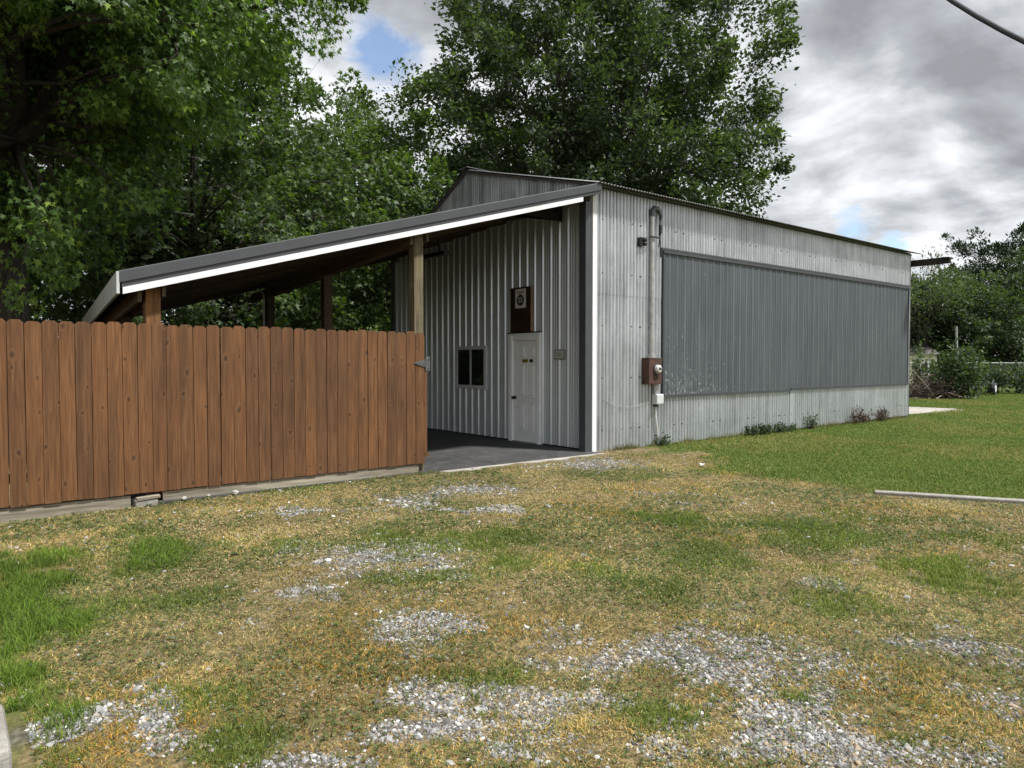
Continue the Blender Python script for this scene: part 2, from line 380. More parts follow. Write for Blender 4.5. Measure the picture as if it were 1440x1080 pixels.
DRY = [(520,900,150,40,.8),(480,940,120,40,.8),(150,960,60,30,.7),(200,1040,70,30,.7),(1280,955,90,34,1),(1380,1005,80,26,.9),(900,690,120,10,.8),(830,740,130,18,.7),(790,790,80,16,.8),(1020,660,60,8,.8),(1050,765,70,14,.8),(150,770,120,24,.55),(330,760,120,30,.5),(800,880,110,22,.7),(960,870,60,12,.7),(1050,880,110,14,.7),(900,940,20,8,.9),(820,1010,120,30,.5),(1330,720,110,8,.7)]
def patches(lst):
    r = []
    for px, py, rx, ry, s in lst:
        x, y = gpt(px, py); d = 1550/(py-510)
        a = rx*d/1000; y0 = 1550/(py-ry-510) if py-ry > 560 else d*1.6; y1 = 1550/(py+ry-510); b = max((y0-y1)/2, .05)
        r.append((x, y, a, b, s))
    return r
PG, PN, PD = patches(GRAVEL), patches(GREEN), patches(DRY)
def field(x, y, lst, soft=.6):
    nz = fbm(x*2.2+5, y*2.2, 4)-.5; nz2 = fbm(x*9+1, y*9+40, 3)-.5
    f = np.zeros_like(x)
    for cx, cy, a, b, s in lst:
        dx, dy = x-cx, y-cy; h_ = math.hypot(cx, cy); u = (dx*cy-dy*cx)/h_; v = (dx*cx+dy*cy)/h_
        q = np.sqrt((u/a)**2+(v/b)**2)
        f = np.maximum(f, s*np.clip((1.30-q+nz*2.4+nz2*1.4)/soft, 0, 1))
    return f
def lawn_mask(x, y):   # mown lawn beyond the kerb and along the barn
    e = 8.55+.30*np.clip(y-4, -3, 6)-.10*np.clip(4-y, 0, 3)+(fbm(x*1.1, y*1.1+9)-.5)*2.6*np.clip((y-3.6)/2, 0, 1)
    k = 8.62+(3.98-y)*.52
    e = np.where(y < 3.98, k, e)
    return np.clip((x-e)/np.where(y < 3.98, .05, .8)+.5, 0, 1)
def zones(x, y):
    lw = lawn_mask(x, y)
    g = field(x, y, PG, 1.25)*np.clip(.28+1.7*(fbm(x*4.3+60, y*4.3, 4)-.1)*.95, 0, 1)*(1-lw); n = np.maximum(field(x, y, PN, .95)*.95, lw); d = field(x, y, PD)*(1-lw)
    return g, n, d, lw
def gz(x, y):
    near = np.exp(-((x-5)**2+(y-4)**2)/120.)
    return ((fbm(x*.9, y*.9, 3)-.5)*.05*near - .012)*np.clip((8.3-y)/1.5, .15, 1) - .035*np.exp(-((x-.2)**2/3.5+(y-8.3)**2/2.5))

xs = np.unique(np.concatenate([[-900,-300,-120,-60,-30,-15,-8,-5], np.arange(-3, 15, .085), np.arange(15, 30, .6), [32,36,42,50,60,75,95,130,300,900]]))
ys = np.unique(np.concatenate([[-900,-300,-120,-60,-30,-15,-8,-5,-4], np.arange(-3.5, 9.2, .085), np.arange(9.4, 30, .8), [32,36,42,50,60,75,95,130,300,900]]))
X, Y = np.meshgrid(xs, ys, indexing='ij'); xf, yf = X.ravel(), Y.ravel()
g_, n_, d_, l_ = zones(xf, yf)
V = np.stack([xf, yf, gz(xf, yf)], 1)
ny = len(ys); I = (np.arange(len(xs)-1)[:, None]*ny+np.arange(ny-1)[None]).ravel()
F = np.stack([I, I+ny, I+ny+1, I+1], 1)
t = NT('ground_soil'); a = t.N('ShaderNodeSeparateColor', {0: t.attr().outputs[0]})
geo = t.N('ShaderNodeNewGeometry').outputs['Position']
na = t.noise(geo, 7, 6, .65); nb = t.noise(geo, 38, 6, .7); nc = t.noise(geo, .45, 4, .6); nd = t.noise(geo, 2.4, 6, .6)
soil = t.ramp(na, [(.3, (.085,.064,.034)), (.5, (.20,.155,.078)), (.7, (.33,.26,.13))])
soil = t.mix(t.ramp(nb, [(.4, .7), (.62, 0.)]), soil, (.05,.043,.026))
gra = t.ramp(nb, [(.3, (.035,.031,.026)), (.5, (.10,.094,.085)), (.66, (.22,.21,.195))])
grn = t.ramp(nd, [(.3, (.055,.078,.02)), (.5, (.095,.125,.034)), (.72, (.15,.175,.055))])
grn = t.mix(t.ramp(nb, [(.3, .55), (.6, 0.)]), grn, (.024,.036,.012))
grn = t.mix(t.ramp(nc, [(.45, 0.), (.65, .55)]), grn, (.12,.115,.04))
c = t.mix(t.ramp(a.outputs[1], [(.1, 0.), (.7, 1.)]), soil, grn); c = t.mix(t.ramp(a.outputs[0], [(.15, 0.), (.75, 1.)]), c, gra)
t.P(Base_Color=c, Roughness=.95); t.set(t.p, 'Specular IOR Level', .1); t.bump(nb, .8, .02); M['ground'] = t.m
o = mesh_np('ground', V, F, M['ground'], None, True, np.stack([g_, n_, d_], 1), (0, 0, 0)); tag(o, kind='structure')

# ------------------------------------------------------------------ grass, clover, gravel
def wedge(bands, half=.86):
    P = []
    for d0, d1, dens in bands:
        n = int(dens*half*(d1*d1-d0*d0)); d = np.sqrt(rng.random(n)*(d1*d1-d0*d0)+d0*d0); l = rng.uniform(-half, half, n)
        P.append(np.stack([d*(CA+l*SA), d*(SA-l*CA), d], 1))
    P = np.concatenate(P); x, y = P[:, 0], P[:, 1]
    ok = (y < np.where(x < 5.4, 8.55, 8.30)) | (x > 8.72)
    ok &= ~((x > 8.6) & (x < 21.4) & (y > 8.72)) & (y < 40) & ~((x > 21.4) & (x < 26.3) & (y > 9.2) & (y < 12))
    ok &= ~((np.abs((x-8.62)-(3.98-y)*.52) < .085) & (y < 4.0) & (y > -1.6)) & ~((x < .24) & (y < 3.85) & (x > -.4) & (y > 3.2))
    return P[ok]
def blades(P, h, wd, col, bend, name, label, cat):
    n = len(P); th = rng.uniform(0, 2*math.pi, n); fa = rng.uniform(0, 2*math.pi, n)
    s = np.stack([np.cos(fa), np.sin(fa), np.zeros(n)], 1)*(wd/2)[:, None]
    b = np.stack([np.cos(th), np.sin(th), np.zeros(n)], 1)*(h*bend)[:, None]
    base = np.stack([P[:, 0], P[:, 1], gz(P[:, 0], P[:, 1])-.006], 1); up = np.array([0, 0, 1.])
    k = np.sqrt(np.clip(1-bend**2*.8, .05, 1))
    m = base+up*(h*.55*k)[:, None]+b*.32; tp = base+up*(h*k)[:, None]+b
    V = np.stack([base-s, base+s, m+s*.85, m-s*.85, tp], 1).reshape(-1, 3)
    i = np.arange(n)*5
    F = np.concatenate([np.stack([i, i+1, i+2], 1), np.stack([i, i+2, i+3], 1), np.stack([i+3, i+2, i+4], 1)])
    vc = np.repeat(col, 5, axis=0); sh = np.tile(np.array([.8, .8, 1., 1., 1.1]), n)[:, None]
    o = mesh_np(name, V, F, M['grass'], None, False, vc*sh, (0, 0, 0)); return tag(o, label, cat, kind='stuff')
def lerp(a, b, t): return np.array(a)[None]*(1-t)[:, None]+np.array(b)[None]*t[:, None]

P = wedge([(1.9,3.6,13000),(3.6,5.5,9000),(5.5,8,5600),(8,12,3000)])
x, y, d = P.T; g, n, dr, lw = zones(x, y); nz = fbm(x*3, y*3); fine = fbm(x*14, y*14, 2)
keep = rng.random(len(P)) < np.clip(.46+.5*n+.4*dr-.42*g+1.1*(fine-.5)+.05, .04, 1)
keep &= ~((g > .5) & (n < .4) & (rng.random(len(P)) > .42))
keep &= rng.random(len(P)) > lw*1.2
P, x, y, d, g, n, dr, lw, nz = [q[keep] for q in (P, x, y, d, g, n, dr, lw, nz)]
r = rng.random(len(P)); k = len(P)
nmix = np.clip(n*1.25+(nz-.5)*.9, 0, 1)
green = rng.random(k) < .30+.70*nmix
colg = lerp((.07,.105,.02), (.22,.285,.05), r); lush = (n > .75) & (lw < .5) & (x < 1.6)
colg[lush] = lerp((.065,.115,.016), (.17,.265,.036), r[lush])
colo = lerp((.13,.13,.035), (.31,.28,.085), rng.random(k))
cold = lerp((.32,.22,.07), (.78,.63,.29), rng.random(k)**1.1); gold = lerp((.42,.26,.055), (.76,.52,.15), rng.random(k))
col = np.where(green[:, None], colg, np.where((rng.random(k) < .36)[:, None], colo, np.where((dr > .45)[:, None] & (rng.random(k) < .7)[:, None], gold, cold)))
brn = rng.random(k) < .12; col[brn & ~green] = (.10,.065,.035)
tone = fbm(x*1.3+90, y*1.3+4, 4); col = col*np.clip(.55+1.1*tone, .6, 1.45)[:, None]; wz = np.clip((fbm(x*.9+33, y*.9+51, 3)-.46)*3.2, 0, 1)[:, None]*(~green)[:, None]; col = col*(1-wz)+col*np.array([1.02, .82, .50])*wz
h = np.where(green, .028+.03*n, .022+.014*dr)*rng.uniform(.5, 1.5, k); h[lush] *= 1.5; h = np.minimum(h, .1)
wd = np.clip(.0026+.00042*d, .003, .009)*rng.uniform(.7, 1.4, k)
bend = np.where(green, rng.uniform(.2, .9, k), rng.uniform(.5, 1.05, k))
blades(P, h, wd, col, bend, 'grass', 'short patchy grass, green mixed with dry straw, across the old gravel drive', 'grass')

# flattened straw thatch under it
P = wedge([(1.9,3.6,11000),(3.6,5.5,7500),(5.5,8,5000),(8,12,2600)])
x, y, d = P.T; g, n, dr, lw = zones(x, y); f3 = fbm(x*6+11, y*6, 3)
P = P[(rng.random(len(P)) < np.clip(.60-.60*g-.45*n+1.5*(f3-.5)+1.5*(fbm(x*.8+70, y*.8, 3)-.5), .03, 1)*(1-.8*lw))]; x, y, d = P.T; k = len(P); g, n, dr, lw = zones(x, y); tn = fbm(x*1.7+3, y*1.7+8, 3)
u = np.clip(rng.random(k)*.75+(tn-.5)*1.3+.12+.15*dr, 0, 1)
col = lerp((.22,.155,.055), (.82,.68,.32), u); o_ = rng.random(k) < .30; col[o_] = lerp((.10,.10,.03), (.26,.235,.08), rng.random(o_.sum()))
tone = fbm(x*1.3+90, y*1.3+4, 4); col = col*np.clip(.50+1.15*tone, .55, 1.45)[:, None]; wz = np.clip((fbm(x*.9+33, y*.9+51, 3)-.46)*3.2, 0, 1)[:, None]; col = col*(1-wz)+col*np.array([1.0, .80, .48])*wz
blades(P, (.022+.026*rng.random(k)), np.clip(.0020+.0004*d, .0026, .008)*rng.uniform(.7, 1.3, k), col, rng.uniform(.9, 1.1, k), 'dry_thatch', 'flattened straw coloured dead grass lying on the drive', 'dead grass')

# mown lawn
P = wedge([(7.5,9,2600),(9,10.5,2200),(10.5,12,1750),(12,14,1350),(14,16,1050),(16,18,800),(18,20,680),(20,23,560),(23,26,450),(26,30,360),(30,35,270),(35,42,190),(42,60,110)], .80)
x, y, d = P.T; lw = lawn_mask(x, y); P = P[(rng.random(len(P)) < lw) & (P[:, 0] > 7)]; x, y, d = P.T; k = len(P)
pn = fbm(x*.5, y*.5, 4); pf = fbm(x*2.3, y*2.3+7, 3)
col = lerp((.065,.11,.02), (.185,.26,.05), np.clip(rng.random(k)*.6+pf*.5, 0, 1))
yel = rng.random(k) < np.clip((pn-.46)*2.2, .06, .45)
col[yel] = lerp((.20,.185,.05), (.38,.32,.11), rng.random(yel.sum()))
hh = (.032+.0006*d)*rng.uniform(.6, 1.5, k); bb = rng.uniform(.3, .95, k); ww = np.clip(.005+.0007*d, .006, .04)
m_ = 5200; ex = np.where(rng.random(m_) < .72, rng.uniform(8.9, 21.3, m_), rng.uniform(1., 5.2, m_)); ey = np.where(ex > 6, 8.735, 8.56)-np.abs(rng.normal(0, .07, m_)); tf = fbm(ex*2.3, ey*2, 3); ok = rng.random(m_) < np.clip((tf-.38)*4, .1, 1)
ex, ey, tf = ex[ok], ey[ok], tf[ok]; m_ = len(ex); P = np.concatenate([P, np.stack([ex, ey, np.hypot(ex, ey)], 1)]); hh = np.concatenate([hh, (.035+.09*rng.random(m_)**2)*(1+.8*(tf-.4))*np.where(ex > 6, 1.1, .4)]); bb = np.concatenate([bb, rng.uniform(.2, .8, m_)]); ww = np.concatenate([ww, np.full(m_, .011)])
col = np.concatenate([col, lerp((.06,.085,.02), (.26,.23,.09), rng.random(m_))])
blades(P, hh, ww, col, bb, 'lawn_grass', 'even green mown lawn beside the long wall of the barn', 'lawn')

# clover leaves and pale dead clover heads
P = wedge([(1.9,4,1500),(4,7,1000),(7,10.5,600)]); x, y, d = P.T; g, n, dr, lw = zones(x, y); cl = fbm(x*1.4+30, y*1.4)
P = P[(rng.random(len(P)) < np.clip((cl-.36)*4, .06, 1)*(1-.9*g)*(1-lw))]; k = len(P)
th = rng.uniform(0, 2*math.pi, k); s = rng.uniform(.006, .012, k)*np.clip(P[:, 2]/4, 1, 1.7)
c = np.stack([P[:, 0], P[:, 1], gz(P[:, 0], P[:, 1])+rng.uniform(.006, .03, k)], 1); V = []
ti = rng.normal(0, .35, (k, 2))
for j in range(3):
    a = th+j*2.094; e1 = np.stack([np.cos(a), np.sin(a), ti[:, 0]], 1)*s[:, None]; e2 = np.stack([-np.sin(a), np.cos(a), ti[:, 1]], 1)*s[:, None]
    V += [c, c+e1*.8-e2*.55, c+e1*1.35, c+e1*.8+e2*.55]
V = np.stack(V, 1).reshape(-1, 3); F = np.arange(len(V)).reshape(-1, 4)
colc = lerp((.05,.078,.024), (.17,.21,.075), rng.random(k))
o = mesh_np('clover_leaves', V, F, M['grass'], None, False, np.repeat(colc, 12, axis=0), (0, 0, 0)); tag(o, 'low dark green clover spread through the dry drive', 'clover', kind='stuff')

def blobs(P, size, col, name, mat, label, cat, flat=.6, lift=.0, jit=.28):
    t_ = (1+5**.5)/2
    B = np.array([(-1,t_,0),(1,t_,0),(-1,-t_,0),(1,-t_,0),(0,-1,t_),(0,1,t_),(0,-1,-t_),(0,1,-t_),(t_,0,-1),(t_,0,1),(-t_,0,-1),(-t_,0,1)])/math.hypot(1, t_)
    T = np.array([(0,11,5),(0,5,1),(0,1,7),(0,7,10),(0,10,11),(1,5,9),(5,11,4),(11,10,2),(10,7,6),(7,1,8),(3,9,4),(3,4,2),(3,2,6),(3,6,8),(3,8,9),(4,9,5),(2,4,11),(6,2,10),(8,6,7),(9,8,1)])
    n = len(P); v = B[None]*(1+rng.uniform(-jit, jit, (n, 12, 1)))*np.stack([rng.uniform(.7, 1.25, n), rng.uniform(.6, 1.05, n), flat*rng.uniform(.7, 1.2, n)], 1)[:, None]
    a = rng.uniform(0, 6.28, n); b_ = rng.normal(0, .35, n)
    x2 = v[..., 0]*np.cos(b_)[:, None]-v[..., 2]*np.sin(b_)[:, None]; z2 = v[..., 0]*np.sin(b_)[:, None]+v[..., 2]*np.cos(b_)[:, None]
    x3 = x2*np.cos(a)[:, None]-v[..., 1]*np.sin(a)[:, None]; y3 = x2*np.sin(a)[:, None]+v[..., 1]*np.cos(a)[:, None]
    v = np.stack([x3, y3, z2], -1)*size[:, None, None]
    c = np.stack([P[:, 0], P[:, 1], gz(P[:, 0], P[:, 1])+lift+size*.12], 1)
    V = (v+c[:, None]).reshape(-1, 3); F = (T[None]+12*np.arange(n)[:, None, None]).reshape(-1, 3)
    o = mesh_np(name, V, F, mat, None, False, np.repeat(col, 12, axis=0), (0, 0, 0)); return tag(o, label, cat, kind='stuff')
P = wedge([(1.9,3.4,13000),(3.4,5,8500),(5,8,4300),(8,12,1700)]); x, y, d = P.T; g, n, dr, lw = zones(x, y); f2 = fbm(x*8, y*8+3, 3)
P = P[rng.random(len(P)) < np.clip((g-.12)*1.5+(f2-.5)*1.3*(g > .08), .02*(lw < .3), 1)]; k = len(P); u = rng.random(k)
col = lerp((.11,.108,.104), (.33,.327,.32), u); dk = rng.random(k) < .18; col[dk] = (.10,.095,.09); wt_ = rng.random(k) < .08; col[wt_] = (.50,.49,.475); br = rng.random(k) < .07; col[br] = (.30,.24,.17)
size = rng.lognormal(math.log(.0069), .42, k)*np.clip(P[:, 2]/5, .95, 1.5); size = np.clip(size, .004, .027)
blobs(P, size, col, 'gravel', M['stone'], 'crushed pale limestone showing through the worn grass of the drive', 'gravel')
P = wedge([(1.9,4.5,900),(4.5,8,800),(8,11,500)]); x, y, d = P.T; g, n, dr, lw = zones(x, y); f2 = fbm(x*2.2+80, y*2.2, 3)
P = P[rng.random(len(P)) < np.clip((f2-.40)*4, .03, 1)*(1-lw)*(1-.7*g)*(x > .9)]; k = len(P)
blobs(P, rng.uniform(.003, .0062, k)*np.clip(P[:, 2]/4.5, .85, 1.5), lerp((.36,.27,.12), (.66,.57,.34), rng.random(k)), 'dead_clover_heads', M['grass'], 'straw coloured dead clover heads dotted over the drive', 'clover heads', .8, .014)

# ------------------------------------------------------------------ fence
FY = 8.60
fence = thing('wooden_fence', 'reddish brown dog-eared plank fence in front of the lean-to', 'fence', (2.0, FY, 0))
b = MB(); x0 = -2.15; i = 0
while x0 < 5.22:
    wd_ = .1405+random.uniform(-.004, .004); x1 = min(x0+wd_, 5.255); zt = 1.975+random.uniform(-.012, .012); zb = .112+.005*(x0)/1.0+random.uniform(-.006, .006)
    c_ = .028; tl = random.uniform(-.003, .003)
    y0 = FY-.018+random.uniform(-.004, .003)
    b.prism([(x0, zb), (x1, zb), (x1+tl, zt-c_), (x1-c_+tl, zt), (x0+c_+tl, zt), (x0+tl, zt-c_)], 'y', y0, y0+.019, random.random())
    x0 = x1+random.choice([.003, .004, .005, .008]); i += 1
b.build('plank_panel', M['fence'], fence, bevel=.002)
for z in (.35, 1.05, 1.7): MB().box(-2.15, 5.2, FY+.006, FY+.044, z, z+.09, .3).build('rail', M['fence_x'], fence)
MB().box(-2.2, 1.545, FY+.004, FY+.044, -.07, .102, .17).build('kickboard', M['grey_x'], fence, bevel=.004)
MB().obox(((1.865+5.17)/2, FY+.022, .062), (1.652, 0, .018), (0, .02, 0), (0, 0, .066), .71).build('kickboard', M['grey_x'], fence, bevel=.004)
b = MB(); b.box(5.262, 5.30, FY-.012, FY+.05, .98, 1.50, .8); b.box(5.262, 5.30, FY-.012, FY+.05, .93, .975, .45); b.box(5.262, 5.30, FY-.012, FY+.05, .28, .925, .62); b.box(5.27, 5.335, FY-.008, FY+.05, .22, .275, .3)
b.build('end_trim', M['fence'], fence)
b = MB(); b.prism([(5.09, 1.535), (5.27, 1.485), (5.27, 1.59), (5.09, 1.555)], 'y', FY-.03, FY-.024); b.box(5.275, 5.345, FY-.020, FY-.006, 1.435, 1.635)
b.tube([(5.272, FY-.03, 1.46), (5.272, FY-.03, 1.61)], .009, 8)
for q in ((5.13, 1.545), (5.18, 1.54), (5.24, 1.53), (5.325, 1.47), (5.325, 1.6)): b.disc((q[0], FY-.031, q[1]), (0, 1, 0), .008, .014, 8)
b.build('strap_hinge', M['steel'], fence)

t_ = thing('concrete_block', 'rough grey concrete block with a wood offcut on it in the fence gap', 'block', (1.69, FY+.04, -.02))
b = MB(); b.box(1.575, 1.80, FY-.085, FY+.10, -.06, .058); b.build('block_body', M['concrete'], t_, bevel=.012)
o = MB().obox((1.705, FY-.035, .074), (.115, 0, .006), (0, .06, 0), (0, 0, .0125), .3).build('wood_offcut', M['grey_x']); tag(o, 'short weathered wood offcut lying on the block under the fence', 'wood offcut')

# corner block lower left
b = MB(); b.box(-.30, .17, 3.28, 3.79, -.05, .075); o = b.build('kerb_block', M['concrete'], bevel=.03); tag(o, 'rough pale concrete block in the bottom left corner of the drive', 'block')

# ------------------------------------------------------------------ slab
b = MB(); b.box(1.6, 8.73, 8.52, 15.7, -.12, .012); o = b.build('floor_slab', M['slab']); tag(o, kind='structure')
pts = [(5.45, 8.519), (8.73, 8.519)]; lo = [(8.73-i*.16, 8.40+.05*math.sin(i*1.7)+.04*math.sin(i*.6)) for i in range(21)]
b = MB(); b.prism(pts+lo, 'z', -.1, .008); o = b.build('slab_edge', M['pale_concrete']); tag(o, kind='structure')
b = MB(); b.prism([(21.5, 9.25), (25.9, 8.9), (26.4, 9.4), (26.2, 11.6), (21.5, 11.6)], 'z', -.1, .012); o = b.build('concrete_pad', M['pale_concrete']); tag(o, kind='structure')

# ------------------------------------------------------------------ barn
BX0, BX1, BY0, BY1 = 8.74, 21.30, 8.77, 15.75
RY, ZE, ZR, ZL = 12.45, 4.62, 5.585, 3.95
barn = thing('metal_barn', 'tall grey corrugated metal barn with a gable roof', 'barn', (15, 12.2, 0))
def sheet(us, offs, zb, zt, f, th=.002):
    """profiled sheet: us along the wall, offs outward, f(u, off, z) -> xyz"""
    n = len(us); zb = np.broadcast_to(zb, (n,)); zt = np.broadcast_to(zt, (n,))
    A = np.array([f(us[i], offs[i], zb[i]) for i in range(n)]); B = np.array([f(us[i], offs[i], zt[i]) for i in range(n)])
    V = np.concatenate([A, B]); i = np.arange(n-1); return V, np.stack([i, i+1, n+i+1, n+i], 1)
def corr_u(u0, u1, pitch=.088, amp=.032, seg=20):
    us = np.arange(math.ceil(u0/pitch)*pitch, u1+1e-6, pitch/seg); return us, amp*(2*np.abs(np.sin(math.pi*us/pitch))**.6-1)
def rib_u(u0, u1, pitch=.2286, hgt=.027):
    us, of = [u0], [0.]; k = math.ceil(u0/pitch)
    while k*pitch < u1-.07:
        c_ = k*pitch
        if c_ > u0+.05:
            for du, o_ in ((-.030, 0), (-.012, hgt), (.012, hgt), (.030, 0)): us.append(c_+du); of.append(o_)
            if c_+.17 < u1:
                for m in (.083, .145):
                    for du, o_ in ((-.008, 0), (-.003, .0045), (.003, .0045), (.008, 0)): us.append(c_+m+du); of.append(o_)
        k += 1
    us.append(u1); of.append(0.); return np.array(us), np.array(of)
fY = lambda u, o_, z: (u, BY0-o_, z)
fX = lambda u, o_, z: (BX0-o_, u, z)
us, of = corr_u(BX0+.05, BX1)
zb_ = np.interp(us, [BX0, BX1], [-.01, .06])
V1, F1 = sheet(us, of, zb_, 2.765, fY); V2, F2 = sheet(us, of+.005, 2.745, ZE, fY)
mesh_np('side_wall', np.concatenate([V1, V2]), np.concatenate([F1, F2+len(V1)]), M['corr'], barn)
b = MB(); b.box(BX0-.012, BX0+.085, BY0-.030, BY0-.011, .0, 4.50); b.box(BX0-.012, BX0+.006, BY0-.0108, BY0+.02, .0, 4.5)
b.build('corner_trim', M['white'], barn)
b = MB(); b.box(BX1-.07, BX1+.03, BY0-.022, BY0-.012, .05, 4.6); b.build('corner_trim', M['trim_grey'], barn)
us, of = rib_u(BY0, BY1)
V1, F1 = sheet(us, of, .035, np.minimum(4.72, [float(ZE+(ZR-ZE)*(u-BY0)/(RY-BY0) if u < RY else ZR-(ZR-ZL)*(u-RY)/(BY1-RY))-.04 for u in us]), fX); mesh_np('front_wall', V1, F1, M['rib'], barn)
def roof_z(y): return np.where(np.asarray(y) < RY, ZE+(ZR-ZE)*(np.asarray(y)-BY0)/(RY-BY0), ZR-(ZR-ZL)*(np.asarray(y)-RY)/(BY1-RY))
us, of = corr_u(BY0, BY1, .0763, .013)
zt = np.array([roof_z(u) for u in us])
V1, F1 = sheet(us, of, np.minimum(4.30, zt-.04), zt-.01, lambda u, o_, z: (BX0-.032-o_, u, z)); mesh_np('gable', V1, F1, M['gable'], barn)
# far walls
us, of = corr_u(BX0, BX1, .0763, .009, 4); V1, F1 = sheet(us, of, 0, ZL, lambda u, o_, z: (u, BY1+o_, z)); mesh_np('rear_wall', V1, F1, M['corr'], barn, True)
us, of = corr_u(BY0, BY1, .0763, .009, 4); zt = np.array([roof_z(u) for u in us]); V1, F1 = sheet(us, of, 0, zt-.01, lambda u, o_, z: (BX1+o_, u, z)); mesh_np('end_wall', V1, F1, M['corr'], barn, True)
# roof sheets, corrugations run down the slope
us, of = corr_u(BX0-.16, BX1+.10, .0763, .009, 6)
def slope(y0, z0, y1, z1, name):
    n = len(us); L_ = math.hypot(y1-y0, z1-z0); nn = np.array([0, -(z1-z0)/L_, (y1-y0)/L_]); nn = nn*np.sign(nn[2])
    V = []
    for th in (0, -.004):
        V.append(np.stack([us, y0+nn[1]*(of+th), z0+nn[2]*(of+th)], 1)); V.append(np.stack([us, y1+nn[1]*(of+th), z1+nn[2]*(of+th)], 1))
    V = np.concatenate(V); i = np.arange(n-1)
    F = np.concatenate([np.stack([i, i+1, n+i+1, n+i], 1), np.stack([2*n+i, 3*n+i, 3*n+i+1, 2*n+i+1], 1), np.stack([i, 2*n+i, 2*n+i+1, i+1], 1), np.stack([n+i, n+i+1, 3*n+i+1, 3*n+i], 1)])
    return mesh_np(name, V, F, M['roof'], barn, True)
sl = (ZR-ZE)/(RY-BY0); OV = .27
slope(BY0-OV, ZE+.035-OV*sl, RY, ZR+.035, 'roof_slope'); sl2 = (ZR-ZL)/(BY1-RY); slope(BY1+OV, ZL+.035-OV*sl2, RY+.001, ZR+.034, 'roof_slope')
b = MB(); b.bar((BX0-.16, RY, ZR+.055), (BX1+.1, RY, ZR+.055), .30, .012); b.build('ridge_cap', M['roof'], barn)
b = MB()   # rake boards
for s_ in (BY0-OV+.02, BY1+OV-.02): b.bar((BX0-.075, s_, float(roof_z(s_))-.012), (BX0-.075, RY, ZR-.012), .04, .03)
b.build('rake_board', M['rusty_edge'], barn)
b = MB(); b.box(BX0+.02, BX1, BY0-.05, BY0-.024, ZE-.065, ZE-.03); b.build('eave_board', M['trim_dark'], barn)
# slate panels on the long wall (two, the left one hangs a little lower)
def dark_panel(x0, x1, z0, z1, jl, jr):
    us, of = rib_u(x0+(.05 if jl else 0), x1-(.05 if jr else 0), .2286, .013)
    V, F = sheet(us, of, z0+.03, z1-.03, lambda u, o_, z: (u, BY0-.045-o_, z))
    o = mesh_np('cladding_panel', V, F, M['darkpanel'], barn, False, np.tile((of > .008).astype(float), 2)[:, None]*np.ones(3))  # tint marks the rib tops that get the painted highlight
    b = MB()
    if jl: b.box(x0, x0+.05, BY0-.062, BY0-.012, z0+.051, z1-.051)
    if jr: b.box(x1-.05, x1, BY0-.062, BY0-.012, z0+.051, z1-.051)
    b.box(x0, x1, BY0-.070, BY0-.012, z0, z0+.05); b.box(x0, x1, BY0-.080, BY0-.012, z1-.05, z1)
    b.build('panel_frame', M['trim_grey'], o, origin=None)
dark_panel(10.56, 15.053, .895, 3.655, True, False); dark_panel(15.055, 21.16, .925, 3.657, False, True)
b = MB(); b.bar((10.50, BY0-.06, 3.685), (21.2, BY0-.06, 3.69), .03, .03); b.build('door_track', M['trim_dark'], barn)
b = MB(); b.box(15.06, 15.22, BY0-.03, BY0-.012, .05, .93); b.build('wall_batten', M['corr'], barn)
# timber corner beam jutting from the far eave
b = MB(); b.obox((21.40, 8.30, 4.34), (.06, 0, 0), (0, .52, .0), (0, .02, .085), .4); b.obox((21.42, 7.86, 4.40), (.14, 0, 0), (0, .10, .01), (0, 0, .02), .2)
b.build('eave_beam', M['beam_dark'], barn)
# window
win = MB(); yl, yr, zl, zh = 12.91, 11.80, 1.00, 1.90
for (a0, a1, c0, c1) in ((yr, yl, zl, zl+.075), (yr, yl, zh-.075, zh), (yr, yr+.075, zl+.0755, zh-.0755), (yl-.075, yl, zl+.0755, zh-.0755)):
    win.box(BX0-.05, BX0+.01, a0, a1, c0, c1)
wo = win.build('window', M['winframe'], barn, bevel=.004)
MB().box(BX0-.043, BX0+.0, (yl+yr)/2-.022, (yl+yr)/2+.022, zl+.077, zh-.077).build('mullion', M['winframe'], wo)
MB().box(BX0-.032, BX0-.026, yr+.076, (yl+yr)/2-.023, zl+.076, zh-.076).build('pane', M['glass'], wo)
MB().box(BX0-.032, BX0-.026, (yl+yr)/2+.023, yl-.076, zl+.076, zh-.076).build('pane', M['glass'], wo)
# door
DY0, DY1 = 10.15, 10.91
b = MB(); b.box(BX0-.030, BX0+.01, DY0+.002, DY1-.002, .030, 1.975)
lay = [(.30, 1.62, 1.84), (.30, .98, 1.50), (.30, .22, .82)]
dl = None
for (z0, z1) in ((1.64, 1.87), (.89, 1.51), (.24, .78)):
    for k in range(2):
        ya = DY0+.10+k*.30; yb = ya+.235-.0
        x = BX0-.030
        # raised moulding ring + raised field
        for (e0, e1, f0, f1) in ((ya, yb, z0, z0+.018), (ya, yb, z1-.018, z1), (ya, ya+.018, z0+.0185, z1-.0185), (yb-.018, yb, z0+.0185, z1-.0185)): b.box(x-.009, x-.0002, e0, e1, f0, f1)
        q = [(ya+.028, z0+.028), (yb-.028, z0+.028), (yb-.028, z1-.028), (ya+.028, z1-.028)]; p_ = [(ya+.05, z0+.05), (yb-.05, z0+.05), (yb-.05, z1-.05), (ya+.05, z1-.05)]
        V = [(x-.0003, *u) for u in q]+[(x-.011, *u) for u in p_]
        b.add(V, [(4,5,6,7), (0,1,5,4), (1,2,6,5), (2,3,7,6), (3,0,4,7)])
door = b.build('entry_door', M['door'], barn, bevel=.002)
